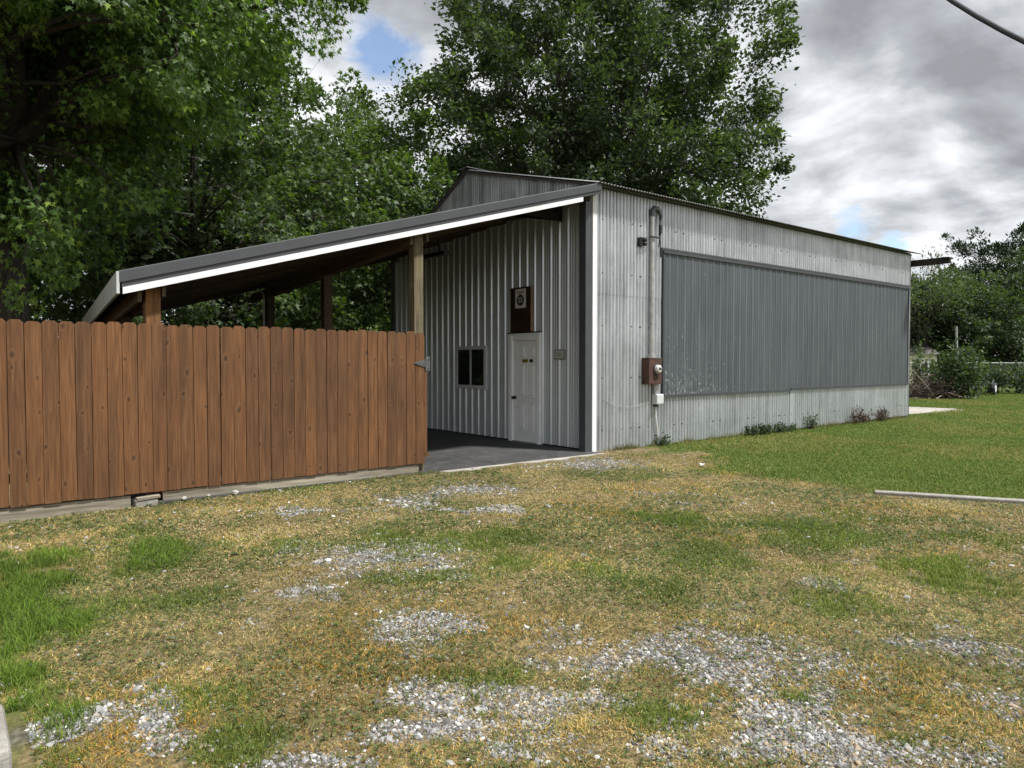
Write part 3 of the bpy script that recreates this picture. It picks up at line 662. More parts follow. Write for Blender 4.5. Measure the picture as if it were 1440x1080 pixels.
b = MB(); b.disc((BX0-.036, DY1-.065, .87), (1, 0, 0), .034, .014, 20); b.tube([(BX0-.04, DY1-.065, .87), (BX0-.075, DY1-.065, .87)], .013, 12); b.tube([(BX0-.07, DY1-.065, .87), (BX0-.08, DY1-.065, .87), (BX0-.105, DY1-.065, .87), (BX0-.115, DY1-.065, .87)], [.018, .03, .03, .016], 16)
b.build('door_knob', M['black'], door, True)
b = MB(); b.box(BX0-.072, BX0+.01, DY1, DY1+.105, .01, 2.075); b.box(BX0-.072, BX0+.01, DY0-.075, DY0, .01, 2.075); b.box(BX0-.070, BX0+.01, DY0-.075, DY1+.105, 2.0755, 2.115); b.box(BX0-.055, BX0+.01, DY0+.001, DY1-.001, 1.98, 2.0745)
b.build('door_frame', M['frame'], door, bevel=.003)
b = MB(); b.box(BX0-.085, BX0+.0, DY0-.09, DY1+.12, 2.117, 2.135); b.build('drip_cap', M['black'], door)
b = MB(); b.box(BX0-.06, BX0+.01, DY0, DY1, .013, .028); b.build('threshold', M['rail'], door)
def text_mesh(s, size, f, name, mat, parent, squeeze=1.0, depth=.002):
    cu = bpy.data.curves.new(name, 'FONT'); cu.body = s; cu.size = size; cu.align_x = 'CENTER'; cu.align_y = 'CENTER'; cu.extrude = depth/2
    to = bpy.data.objects.new(name+'_curve', cu); COL.objects.link(to); bpy.context.view_layer.update()
    me0 = to.evaluated_get(bpy.context.evaluated_depsgraph_get()).to_mesh()
    vs_ = [f(v.co.x*squeeze, v.co.y, v.co.z) for v in me0.vertices]; fs = [tuple(p.vertices) for p in me0.polygons]
    to.evaluated_get(bpy.context.evaluated_depsgraph_get()).to_mesh_clear(); bpy.data.objects.remove(to)
    return mesh_np(name, np.array(vs_), fs, mat, parent)
# on the door: small brass plate and black oval
b = MB(); b.box(BX0-.036, BX0-.0305, 10.455, 10.625, 1.555, 1.615); o = b.build('brass_plate', M['yellow'], door)
b = MB()
for k in range(5): b.box(BX0-.0375, BX0-.0362, 10.475+k*.028, 10.490+k*.028, 1.572, 1.598)
b.build('plate_marks', M['ink'], o)
V = [(BX0-.036, 10.36+.052*math.cos(a), 1.585+.034*math.sin(a)) for a in np.linspace(0, 2*math.pi, 28, endpoint=False)]; V2 = [(BX0-.0305, v[1], v[2]) for v in V]
MB().add(V+V2, [tuple(range(28))]+[(i, (i+1)%28, 28+(i+1)%28, 28+i) for i in range(28)]).build('oval_sticker', M['ink'], door)

# ------------------------------------------------------------------ things on the front wall
SX = BX0-.024
sg = thing('sign_board', 'dark mahogany sign board with a paper poster above the white door', 'sign', (BX0-.05, 10.63, 2.14))
MB().box(BX0-.075, BX0-.024, 10.335, 10.945, 2.14, 3.0).build('backboard', M['signboard'], sg, bevel=.004)
MB().box(BX0-.070, BX0-.024, 10.318, 10.334, 2.145, 2.995).build('edge_strip', M['signedge'], sg)
po = MB().box(BX0-.079, BX0-.0755, 10.47, 10.79, 2.60, 2.965).build('poster', M['paper'], sg)
V = [(BX0-.081, 10.63+.108*math.cos(a), 2.75+.108*math.sin(a)) for a in np.linspace(0, 2*math.pi, 40, endpoint=False)]; V2 = [(BX0-.0792, v[1], v[2]) for v in V]
MB().add(V+V2, [tuple(range(40))]+[(i, (i+1)%40, 40+(i+1)%40, 40+i) for i in range(40)]).build('black_disc', M['ink'], po)
text_mesh('55', .15, lambda x, y, z: (BX0-.0825+z, 10.63-x, 2.75+y), 'disc_number', M['paper'], po, .95)
text_mesh('Popular', .075, lambda x, y, z: (BX0-.0805+z, 10.63-x, 2.905+y), 'poster_heading', M['ink'], po, .9)
pl = thing('house_number', 'small grey house number plaque reading 2221 right of the white door', 'number plaque', (BX0-.03, 9.56, 1.60))
MB().box(BX0-.040, BX0-.0205, 9.425, 9.705, 1.605, 1.79).build('plaque_rim', M['plaque_rim'], pl, bevel=.012)
MB().box(BX0-.045, BX0-.0405, 9.455, 9.675, 1.632, 1.763).build('plaque_face', M['plaque'], pl, bevel=.002)
text_mesh('2221', .10, lambda x, y, z: (BX0-.0465+z, 9.565-x, 1.697+y), 'plaque_digits', M['ink'], pl, .85)

# ------------------------------------------------------------------ lean-to
def LZ(x, y): return 2.50+.284*(x-1.46)-.045*(y-8.55)
def EX(y): return 1.46+.085*(y-8.55)
lt = thing('lean_to', 'open lean-to carport of timber posts and a charcoal sloping roof against the barn', 'lean-to', (5, 12, 0))
YB = 15.6
b = MB()
def roof_strip(b, ya, yb, ztop, zbot, xa0=None):
    x0a, x0b = EX(ya), EX(yb)
    V = []
    for dz in (ztop, zbot):
        for (x, y) in ((x0a, ya), (BX0-.045, ya), (BX0-.045, yb), (x0b, yb)): V.append((x, y, LZ(x, y)+dz))
    b.add(V, [(0,1,2,3), (4,7,6,5), (0,4,5,1), (1,5,6,2), (2,6,7,3), (3,7,4,0)])
yy = 8.60
roof_strip(b, 8.575, YB, -.012, -.020)
k = 0
while yy < YB-.1:
    V = []
    ya, yb = yy, yy+.05
    for dz in (-.011, .012):
        for (x, y) in ((EX(ya), ya), (BX0-.045, ya), (BX0-.045, yb), (EX(yb), yb)): V.append((x, y, LZ(x, y)+dz))
    b.add(V, [(4,5,6,7), (0,1,5,4), (1,2,6,5), (2,3,7,6), (3,0,4,7)]); yy += .2286
b.build('roof_sheet', M['roof_new'], lt)
# rake trim: rounded charcoal cap, thin grey lip, white fascia
def rake(name, mat, prof, x0, x1, par=lt, smooth=False, Y0=8.55):
    n = len(prof); V = []
    for x in (x0, x1):
        for (dy, dz) in prof: V.append((x+(0 if x == x1 else .0), Y0+dy, LZ(x, Y0)+dz))
    F = [tuple(range(n))[::-1], tuple(range(n, 2*n))]+[(i, (i+1) % n, n+(i+1) % n, n+i) for i in range(n)]
    return MB().add(V, F).build(name, mat, par, smooth)
cap = [(.14, .030), (.03, .032), (-.005, .022), (-.022, .0), (-.022, -.092), (-.006, -.1), (.14, -.1)]
rake('rake_cap', M['trim_grey'], [(.13, .030), (-.012, .030), (-.022, .020), (-.022, -.094), (.13, -.094)], 1.455, 8.725)
rake('rake_lip', M['trim_dark'], [(.10, -.095), (.0, -.095), (.0, -.122), (.10, -.122)], 1.48, 8.725)
rake('rake_lip', M['trim_grey'], [(.10, -.123), (-.012, -.123), (-.012, -.150), (.10, -.150)], 1.48, 8.725)
rake('white_fascia', M['white'], [(.03, -.151), (-.010, -.151), (-.010, -.225), (.03, -.225)], 1.49, 8.30)
b = MB(); V = []
for (y, ) in ((8.53,), (YB,)):
    for (dx, dz) in ((-.03, .02), (.0, .02), (.0, -.215), (-.03, -.215)): V.append((EX(y)+dx, y, LZ(EX(y), y)+dz))
b.add(V, [(0,1,2,3), (7,6,5,4), (0,4,5,1), (1,5,6,2), (2,6,7,3), (3,7,4,0)]); b.build('eave_fascia', M['offwhite'], lt)
# rafters down the slope
yy = 8.64
b = MB()
for k in range(12):
    y = 8.64+k*.62; V = []
    for x in (EX(y)+.03, BX0-.05):
        for (dy, dz) in ((0, -.024), (.04, -.024), (.04, -.155), (0, -.155)): V.append((x, y+dy, LZ(x, y)+dz))
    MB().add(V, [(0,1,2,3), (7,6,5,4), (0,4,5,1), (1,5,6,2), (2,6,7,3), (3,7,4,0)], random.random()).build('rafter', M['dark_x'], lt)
# girders either side of the posts
for px_, xs_ in (('a', (1.655, 1.90)), ('b', (5.085, 5.345))):
    for x in xs_:
        V = []
        for y in (8.66, 15.3):
            xx = x+(EX(y)-EX(8.66))*(1 if px_ == 'a' else .0)
            for (dx, dz) in ((0, -.157), (.04, -.157), (.04, -.33), (0, -.33)): V.append((xx+dx, y, LZ(xx, y)+dz-(.012*(y-8.66) if px_ == 'b' else 0)))
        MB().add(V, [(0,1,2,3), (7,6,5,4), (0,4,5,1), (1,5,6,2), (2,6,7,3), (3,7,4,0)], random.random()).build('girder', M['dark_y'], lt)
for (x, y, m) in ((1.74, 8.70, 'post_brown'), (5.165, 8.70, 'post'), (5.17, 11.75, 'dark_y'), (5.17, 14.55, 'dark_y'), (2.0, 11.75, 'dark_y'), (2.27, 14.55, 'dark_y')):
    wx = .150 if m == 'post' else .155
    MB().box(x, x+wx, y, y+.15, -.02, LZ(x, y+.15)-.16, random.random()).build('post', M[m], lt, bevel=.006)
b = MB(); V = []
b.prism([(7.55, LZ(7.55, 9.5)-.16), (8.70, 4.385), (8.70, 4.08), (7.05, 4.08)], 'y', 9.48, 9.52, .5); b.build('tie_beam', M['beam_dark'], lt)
MB().box(8.572, 8.72, 8.755, 8.915, -.02, 4.30).build('wrapped_post', M['trim_dark'], lt, bevel=.003)
MB().box(BX0-.05, BX0-.028, BY1-.09, BY1+.02, .0, 4.2).build('end_trim', M['trim_dark'], lt)
MB().tube([(5.08, 14.50, 0.0), (5.08, 14.50, 2.95), (4.95, 14.50, 3.05)], .022, 8).build('downpipe', M['rail'], lt)
# hanging strip light under the roof
fl = thing('strip_light', 'dark strip light hanging under the lean-to roof beside the post', 'light', (7.2, 11.4, 3.55))
b = MB(); b.box(7.14, 7.26, 10.97, 12.25, 3.53, 3.60); b.build('light_housing', M['black'], fl, bevel=.005)
for y in (11.2, 11.95): MB().box(7.18, 7.22, y, y+.04, 3.60, LZ(7.2, y)-.02).build('hanger', M['black'], fl)

# ------------------------------------------------------------------ electric service on the long wall
em = thing('electric_meter', 'rusty brown meter box with round glass dial and conduit mast on the long wall', 'electric meter', (10.2, BY0-.1, .7))
b = MB(); b.box(10.005, 10.36, BY0-.20, BY0-.012, 1.155, 1.625); b.build('meter_box', M['rustbox'], em, bevel=.008)
b = MB(); b.box(9.99, 10.375, BY0-.206, BY0-.010, 1.627, 1.637); b.build('box_lid', M['rusty_edge'], em)
b = MB(); b.tube([(10.215, BY0-.20, 1.43), (10.215, BY0-.225, 1.43)], .098, 28); b.build('meter_ring', M['steel'], em, True)
b = MB(); b.tube([(10.215, BY0-.224, 1.43), (10.215, BY0-.262, 1.43), (10.215, BY0-.282, 1.43)], [.080, .076, .05], 28); o = b.build('meter_glass', M['meterglass'], em, True)
b = MB(); b.box(10.18, 10.25, BY0-.285, BY0-.2825, 1.415, 1.455); b.build('meter_face', M['ink'], o)
b = MB(); b.tube([(10.20, BY0-.085, 1.637), (10.20, BY0-.085, 4.26)], .042, 16); b.tube([(10.20, BY0-.085, 1.637), (10.20, BY0-.085, 1.70)], .075, 16)
b.build('conduit_mast', M['conduit'], em, True)
b = MB(); b.tube([(10.20, BY0-.085, 4.24), (10.20, BY0-.085, 4.32), (10.25, BY0-.10, 4.38), (10.33, BY0-.13, 4.36), (10.36, BY0-.14, 4.27)], [.052, .062, .062, .052, .035], 14); b.build('weatherhead', M['trim_dark'], em, True)
b = MB()
for k, (dx, ln) in enumerate(((.0, .62), (.03, .42), (.055, .78))):
    p0 = np.array([10.31+dx, BY0-.14, 4.30]); pts = [p0+np.array([.03*math.sin(q*3+k)+.02*q, -.02*math.sin(q*4+k*2), -ln*q]) for q in np.linspace(0, 1, 10)]
    b.tube(pts, .011, 7)
b.tube([(10.345, BY0-.15, 4.08), (10.35, BY0-.15, 3.93)], .032, 8); b.tube([(10.385, BY0-.15, 3.66), (10.385, BY0-.15, 3.50)], .026, 8); b.build('service_wires', M['black'], em, True)
b = MB(); b.bar((10.05, BY0-.15, 3.845), (10.35, BY0-.15, 3.845), .012, .03); b.build('mast_strap', M['black'], em)
b = MB(); b.tube([(10.315, BY0-.085, 1.155), (10.315, BY0-.085, .965)], .052, 14); b.build('short_conduit', M['conduit'], em, True)
b = MB(); b.box(10.27, 10.47, BY0-.165, BY0-.03, .775, .965); b.build('disconnect_box', M['greybox'], em, bevel=.018)
b = MB(); b.tube([(10.34, BY0-.08, .775), (10.34, BY0-.08, .73)], .04, 12); b.build('box_gland', M['black'], em, True)
b = MB(); b.tube([(10.34, BY0-.08, .74), (10.335, BY0-.075, .55), (10.39, BY0-.075, .30), (10.41, BY0-.07, .0)], .019, 8); b.build('ground_cable', M['cable'], em, True)
b = MB(); b.tube([(8.95+q*1.36, BY0-.028-.03*math.sin(math.pi*q), .93-.10*q-.13*math.sin(math.pi*q**.8)) for q in np.linspace(0, 1, 14)], .0035, 6); o = b.build('thin_wire', M['conduit'], None, True); tag(o, 'thin loose wire sagging across the corrugated wall to the meter', 'wire')
ins = thing('wire_bracket', 'small black insulator bracket high on the long wall beside the mast', 'bracket', (9.93, BY0-.05, 3.72))
b = MB(); b.box(9.87, 9.91, BY0-.10, BY0-.010, 3.66, 3.82); b.bar((9.90, BY0-.09, 3.80), (10.02, BY0-.09, 3.81), .03, .03); b.bar((9.90, BY0-.09, 3.68), (10.02, BY0-.09, 3.69), .03, .03); b.build('bracket_plate', M['black'], ins)
b = MB(); b.tube([(9.985, BY0-.09, 3.69), (9.985, BY0-.09, 3.72), (9.985, BY0-.09, 3.745), (9.985, BY0-.09, 3.77), (9.985, BY0-.09, 3.80)], [.045, .05, .03, .05, .045], 14); b.build('insulator', M['black'], ins, True)

# ------------------------------------------------------------------ kerb, cable, litter, stones
b = MB(); p, q = np.array([8.68, 3.93, -.052]), np.array([11.45, -1.40, -.030]); b.bar(p, q, .13, .14); o = b.build('concrete_kerb', M['concrete'], bevel=.012); tag(o, 'long low pale concrete kerb between the lawn and the drive', 'kerb')
c0, c1 = lat(.45, 7.2, 6.1), lat(.86, 4.2, 3.15)
b = MB(); pts = [c0*(1-q)+c1*q-np.array([0, 0, .55*math.sin(math.pi*q)*.35]) for q in np.linspace(-1.2, 2.0, 40)]
b.tube(pts, .018, 8); o = b.build('overhead_cable', M['black'], None, True); tag(o, 'thick black overhead cable crossing the cloudy sky', 'cable')
pp = lat(.268, 10.62, .02); b = MB(); b.add([pp+np.array(v) for v in ((-.06,-.03,.0),(.03,-.04,.02),(.07,.02,.005),(-.01,.04,.025),(-.06,-.03,-.008),(.03,-.04,.012),(.07,.02,-.003),(-.01,.04,.017))], [(0,1,2,3),(7,6,5,4),(0,4,5,1),(1,5,6,2),(2,6,7,3),(3,7,4,0)])
o = b.build('paper_scrap', M['paper']); tag(o, 'crumpled pale scrap lying on the grass near the barn corner', 'scrap')
for (x, y, s_, lb) in ((2.06, 8.50, .05, 'white stone under the fence, larger and nearest the concrete block'), (2.62, 8.50, .062, 'largest white stone, against the kickboard in mid fence'), (2.33, 8.53, .035, 'small white stone tucked under the kickboard edge')):
    a = np.random.default_rng(int(x*100)); bm_ = bpy.data.meshes.new('white_stone')
    import bmesh
    bm = bmesh.new(); bmesh.ops.create_icosphere(bm, subdivisions=2, radius=s_*.62)
    for v in bm.verts: v.co = v.co*(1+a.uniform(-.16, .16)); v.co.z *= .65
    bm.to_mesh(bm_); bm.free(); o = link('white_stone', bm_, simple('white_stone', (.30,.285,.26), .9, 0, .2, 20)); o.location = (x, y, .015+s_*.3)
    tag(o, lb, 'stone', 'white stones along the fence foot')

# ------------------------------------------------------------------ trees
def maple_leaf():
    r = [(.0,.0),(.10,.14),(.42,-.02),(.24,.24),(.60,.58),(.20,.46),(.15,.62),(.0,1.05)]
    p = r+[(-a, b_) for a, b_ in r[-2:0:-1]]
    V = np.array([(0, .30)]+p); n = len(p); F = np.array([(0, 1+i, 1+(i+1) % n) for i in range(n)]); Z = -.18*V[:, 0]**2*2-.12*V[:, 1]**2
    return V, Z, F
def plain_leaf():
    V = np.array([(0,0),(.30,.45),(0,1.0),(-.30,.45)]); Z = np.array([0,.08,-.06,.08]); return V, Z, np.array([(0,1,2),(0,2,3)])
def long_leaf():
    V = np.array([(0,0),(.16,.5),(0,1.0),(-.16,.5)]); Z = np.array([0,.04,-.1,.04]); return V, Z, np.array([(0,1,2),(0,2,3)])
LEAF = {'maple': maple_leaf(), 'plain': plain_leaf(), 'long': long_leaf()}
def leaves(P, T, size, kind, tint, name, mat, parent, rg, flat=.55):
    """P points, T tip directions"""
    n = len(P); V0, Z0, F0 = LEAF[kind]
    T = T/np.linalg.norm(T, axis=1)[:, None]
    N = np.array([0, 0, 1.])+rg.normal(0, flat, (n, 3)); N -= (N*T).sum(1)[:, None]*T; N /= np.linalg.norm(N, axis=1)[:, None]+1e-9
    S = np.cross(T, N)
    V = P[:, None]+size[:, None, None]*(V0[None, :, 0, None]*S[:, None]+V0[None, :, 1, None]*T[:, None]+Z0[None, :, None]*N[:, None])
    m = len(V0); F = (F0[None]+m*np.arange(n)[:, None, None]).reshape(-1, 3)
    return mesh_np(name, V.reshape(-1, 3), F, mat, parent, False, np.repeat(tint, m)[:, None]*np.ones(3))
def tree(name, label, cat, base, hfork, tr, cen, rad, ncl, nlf, lsize, mat, kind='plain', seed=1, csize=.8, limbs=9, droop=.25, lump=.35, shell=.5, group=None, low=-1.0, sprig=.3, keep=None, trunkmat='bark', twist=(0, 0)):
    rg = np.random.default_rng(seed); base = np.array(base, float); cen = np.array(cen, float); rad = np.array(rad, float)
    root = thing(name, label, cat, tuple(base), group)
    # lumpy envelope
    D = rg.normal(size=(14, 3)); D /= np.linalg.norm(D, axis=1)[:, None]; A_ = rg.uniform(-1, 1, 14)
    U = rg.normal(size=(ncl*4, 3)); U /= np.linalg.norm(U, axis=1)[:, None]; U = U[U[:, 2] > low][:ncl]
    env = 1+lump*(np.maximum(U@D.T-.55, 0)*A_).sum(1)/.45
    q = rg.random(len(U))**shell
    C = cen+U*rad*(q*env)[:, None]
    if keep is not None: mk = keep(C); C, U, q = C[mk], U[mk], q[mk]
    # skeleton
    b = MB(); fork = base+np.array([twist[0], twist[1], hfork])
    b.tube([base+np.array([0,0,-.1]), base+(fork-base)*.12, base+(fork-base)*.5, fork], [tr*1.45, tr*1.08, tr*.95, tr*.85], 12)
    nodes = []; 
    top = cen+np.array([0, 0, rad[2]*.75])
    for i in range(limbs):
        if i == 0: tgt = top
        else:
            a = i*2.399+rg.uniform(-.4, .4); e = rg.uniform(-.25, .75); tgt = cen+rad*np.array([math.cos(a)*math.cos(e), math.sin(a)*math.cos(e), math.sin(e)])*rg.uniform(.55, .8)
        f0 = fork-(fork-base)*rg.uniform(0, .15); mid = f0*.45+tgt*.55+np.array([0, 0, -.06*rad[2]])-.12*(tgt-f0)*np.array([1, 1, -1.2]); r0 = tr*rg.uniform(.42, .62)
        pts = [f0, f0*.7+mid*.3+rg.normal(0, .04, 3)*rad, mid, mid*.4+tgt*.6+rg.normal(0, .03, 3)*rad, tgt]
        tt = np.linspace(0, 1, 11); P5 = np.array(pts); lp = np.stack([np.interp(tt, np.linspace(0, 1, 5), P5[:, k]) for k in range(3)], 1)
        b.tube(lp, r0*(1-tt*.85), 7); nodes += [(p_, r0*(1-u*.85)) for p_, u in zip(lp[2:], tt[2:])]
    NP = np.array([p_ for p_, _ in nodes]); NR = np.array([r_ for _, r_ in nodes])
    for c_ in C:
        j = np.argmin(np.linalg.norm(NP-c_, axis=1)+np.maximum(NP[:, 2]-c_[2], 0)*1.2); p0 = NP[j]; m_ = (p0+c_)/2+rg.normal(0, .06, 3)*np.linalg.norm(c_-p0)+np.array([0, 0, .05])
        rr = min(NR[j]*.5, .012+.012*np.linalg.norm(c_-p0)); b.tube([p0, m_, c_], [rr, rr*.65, rr*.25], 4, cap=False)
    # foliage sprays
    per = max(1, nlf//len(C)); P = []; T = []; tint = []; tw = b
    for c_, u_, q_ in zip(C, U, q):
        cs = csize*rg.uniform(.6, 1.3); k = int(per*rg.uniform(.5, 1.5))+1
        o_ = u_.copy(); o_[2] *= .6; 
        if rg.random() < sprig: o_ = o_*.8+np.array([0, 0, .8])
        else: o_ = o_+np.array([0, 0, -droop])
        o_ += rg.normal(0, .3, 3); o_ /= np.linalg.norm(o_)
        tw.tube([c_-o_*cs*.3, c_+o_*cs*.35+rg.normal(0, .04, 3)*cs, c_+o_*cs*.85], [.009+.004*cs, .007, .003], 3, cap=False)
        for _ in range(2): e_ = c_+o_*cs*rg.uniform(.2, .6)+rg.normal(0, .3, 3)*cs; tw.tube([c_+o_*cs*rg.uniform(-.2, .2), e_], [.006, .003], 3, cap=False)
        s_ = rg.random(k)**.7; off = np.clip(rg.normal(0, 1, (k, 3)), -1.5, 1.5)*(cs*(.16+.34*(1-s_)))[:, None]*np.array([1, 1, .62])
        pp_ = c_+o_[None]*(s_*cs*1.15-.25*cs)[:, None]+off
        P.append(pp_); tv = off*.8/cs+o_[None]*.55+rg.normal(0, .45, (k, 3)); tv[:, 2] -= droop*1.2; T.append(tv)
        tint.append(np.clip(rg.normal(.45, .13)+rg.normal(0, .13, k)+.16*(s_-.5), 0, 1))
    P = np.concatenate(P); T = np.concatenate(T); tint = np.concatenate(tint)
    hot = rg.random(len(P)) < .035; tint[hot] = .95
    leaves(P, T, lsize*rg.uniform(.5, 1.3, len(P)), kind, tint, 'crown', M[mat], root, rg, .75)
    b.build('trunk', M[trunkmat], root, True)
    return root

def fork_open(C):        # the crown is open in front of the forked trunk
    dp = C[:, 0]*CA+C[:, 1]*SA; la = (C[:, 0]*SA-C[:, 1]*CA)/np.maximum(dp, .1); zz_ = (C[:, 2]-H)/np.maximum(dp, .1)
    return ~((dp < 12.2) & (np.abs(la+.665) < .075) & (zz_ > .27) & (zz_ < .50))
def not_in_leanto(C):   # foliage stays clear of the roofs
    z = np.where(C[:, 0] < 8.7, LZ(C[:, 0], C[:, 1])+.7, roof_z(np.clip(C[:, 1], BY0, BY1))+.8)
    inside = (C[:, 0] > .9) & (C[:, 0] < 21.8) & (C[:, 1] > 8.0) & (C[:, 1] < 16.4)
    return ~(inside & (C[:, 2] < z)) & (C[:, 2] > .3)
tree('maple_tree', 'big silver maple with a forked trunk behind the left end of the fence', 'tree', (.75,14.4,0), 5.2, .38, (.9,13.5,7.8), (5.3,4.8,5.4), 800, 190000, .104, 'leaf_maple', 'maple', 11, .85, 10, .42, .35, .45, keep=lambda C: not_in_leanto(C) & (C[:, 2] > 2.2) & fork_open(C), sprig=.12)
tree('maple_tree', 'pale green maple standing just behind the lean-to roof', 'tree', (5.2,20.5,0), 2.6, .20, (5.4,19.8,5.0), (4.6,3.6,4.6), 340, 36000, .16, 'leaf_light', 'maple', 12, .9, 8, .25, .35, .45, keep=not_in_leanto, sprig=.2)
tree('maple_tree', 'tall light green maple between the left maple and the barn gable', 'tree', (13.6,25.5,0), 3.5, .24, (12.2,25.6,6.7), (5.2,4.4,5.5), 430, 66000, .18, 'leaf_light', 'plain', 13, 1.0, 9, .15, .4, .45, keep=not_in_leanto, sprig=.4)
tree('maple_tree', 'largest dark maple rising behind the barn roof', 'tree', (21.1,21.7,0), 4.0, .42, (21.5,21.4,9.2), (6.5,6.1,9.9), 1150, 230000, .20, 'leaf_dark', 'plain', 14, 1.25, 16, .1, .30, .42, keep=not_in_leanto, sprig=.5)
tree('broadleaf_tree', 'dark shaded tree far behind the left maple and the fence', 'tree', (-2.5,24.,0), 2.5, .25, (-1.5,23.,6.5), (7,4,6.4), 320, 30000, .26, 'leaf_dark', 'plain', 15, 1.3, 9, .2, .3, .4)
tree('broadleaf_tree', 'leafy tree seen through the open back of the lean-to', 'tree', (8.2,24.,0), 2.4, .2, (7.2,24.,4.8), (5.5,3,4.8), 280, 28000, .24, 'leaf_light', 'plain', 16, 1.1, 8, .2, .3, .4)
tree('broadleaf_tree', 'background tree filling the gap left of the largest maple', 'tree', (19,34.,0), 3, .3, (18.,33.,6.8), (7.5,4,6.6), 280, 28000, .30, 'leaf_dark', 'plain', 17, 1.4, 8, .2, .3, .4)
tree('broadleaf_tree', 'background tree peeking behind the right side of the largest maple', 'tree', (31,27.,0), 3, .3, (31.,27.,4.2), (6,5,3.8), 200, 9000, .25, 'leaf_dark', 'plain', 18, 1.3, 8, .2, .3, .4)
for k, (x, y, h_) in enumerate(((2.8,19.2,2.3), (5.0,18.3,1.9), (8.4,19.,2.4))):
    tree('shrub', ['dark shrub behind the lean-to, left one in the gap under its roof', 'low shrub in the middle of the gap under the lean-to roof', 'tall shrub beside the barn end in the gap under the lean-to roof'][k], 'shrub', (x,y,0), .5, .05, (x,y,h_*.62), (1.7,1.3,h_*.62), 70, 4200, .13, 'leaf_light', 'plain', 30+k, .55, 6, .1, .3, .5, group='shrubs behind the lean-to')
# right tree line, some 45 to 65 m off; dark leaf colour stands in for cloud shadow
RT = [(.555,50,7.2,4.0,'leaf_dark','feathery tree at the left end of the far tree line beside the barn'),(.60,55,7.0,4.0,'leaf_dark','rounded tree in the middle of the far tree line'),(.655,50,7.2,4.6,'leaf_dark','broad tree at the right end of the far tree line below the pine'),(.725,53,8.0,5.0,'leaf_dark','dark tree at the right edge of the photo in the far tree line'),(.79,52,9.5,5.0,'leaf_dark','tree of the far line outside the right edge'),(.50,58,7.4,4.5,'leaf_dark','dark tree of the far line half hidden by the barn end')]
for k, (l, d, h_, r_, m_, lb) in enumerate(RT):
    p_ = lat(l, d); tree('broadleaf_tree', lb, 'tree', tuple(p_), 1.6, .22, (p_[0], p_[1], h_*.52), (r_, r_, h_*.52), 260, 34000, .23, m_, 'plain', 50+k, 1.15, 8, .15, .4, .42, group='far tree line on the right', sprig=.35)
p_ = lat(.575, 47); tree('locust_tree', 'airy grey-green tree with feathery shoots waving above the far barn corner', 'tree', tuple(p_), 2., .12, (p_[0], p_[1], 5.6), (3.4,3.4,2.3), 90, 4200, .26, 'leaf_grey', 'long', 70, 1.5, 9, -.1, .5, .3, sprig=.9)
p_ = lat(.69, 66); tree('pine_tree', 'tall dark pine rising above the far tree line at right', 'tree', tuple(p_), 7., .3, (p_[0], p_[1], 9.6), (3.6,3.6,4.1), 150, 14000, .42, 'needle', 'long', 71, 1.1, 12, -.15, .5, .42, sprig=.5)

# ------------------------------------------------------------------ far right yard
def scrub(name, label, cat, l, d, rx, rz, n, mat, seed, size=.14, kind='plain', group=None, cz=.5):
    rg = np.random.default_rng(seed); p_ = lat(l, d); root = thing(name, label, cat, tuple(p_), group)
    b = MB(); cl = []
    for i in range(22):
        a = rg.uniform(0, 6.28); e = p_+np.array([math.cos(a)*rx*rg.uniform(.2, 1), math.sin(a)*rx*.6*rg.uniform(.2, 1), rz*rg.uniform(.25, 1.0)*math.sqrt(max(.1, 1-(.5)**2))]); cl.append(e)
        b.tube([p_+rg.normal(0, .15, 3)*np.array([1, 1, 0]), (p_+e)/2+rg.normal(0, .1, 3), e], [.03, .02, .008], 5)
    b.build('stems', M['bark'], root, True)
    cl = np.array(cl); j = rg.integers(0, len(cl), n); P = cl[j]+rg.normal(0, 1, (n, 3))*np.array([rx*.2, rx*.16, rz*.17]); P[:, 2] = np.abs(P[:, 2])
    T = rg.normal(0, 1, (n, 3)); leaves(P, T, size*rg.uniform(.6, 1.3, n), kind, np.clip(rg.normal(.5, .2, n), 0, 1), 'foliage', M[mat], root, rg, .8); return root
scrub('vine_bush', 'rounded vine-covered bush around the leaning pole', 'bush', .632, 31, 1.25, 2.05, 3200, 'leaf_dark', 81, .15)
for k, (l, d, lb) in enumerate(((.572, 31.5, 'brush pile of dead branches nearest the barn corner'), (.598, 31, 'brush pile of brown branches between barn corner and vine bush'))):
    rg = np.random.default_rng(90+k); p_ = lat(l, d); b = MB()
    for i in range(130):
        c_ = p_+np.array([rg.normal(0, .5), rg.normal(0, .4), abs(rg.normal(0, .38))]); dd = rg.normal(0, 1, 3); dd[2] *= .45; dd /= np.linalg.norm(dd); ln = rg.uniform(.3, .9)
        e0, e1 = c_-dd*ln, c_+dd*ln; e0[2] = max(e0[2], .02); e1[2] = max(e1[2], .02)
        b.tube([e0, c_+rg.normal(0, .06, 3), e1], [.022, .016, .006], 4, rg.random())
    o = b.build('brush_pile', M['twig']); tag(o, lb, 'brush pile', 'brush piles by the far barn corner')
b = MB(); p0 = lat(.628, 31, 0); p1 = lat(.6235, 31, 3.12); b.tube([p0, p1], .05, 8); o = b.build('leaning_pole', M['rail'], None, True); tag(o, 'thin grey pole leaning out of the top of the vine bush', 'pole')
scrub('shrub', 'sparse grey-green shrub in front of the cream shed', 'shrub', .578, 34, .75, 2.3, 800, 'leaf_grey', 83, .15)
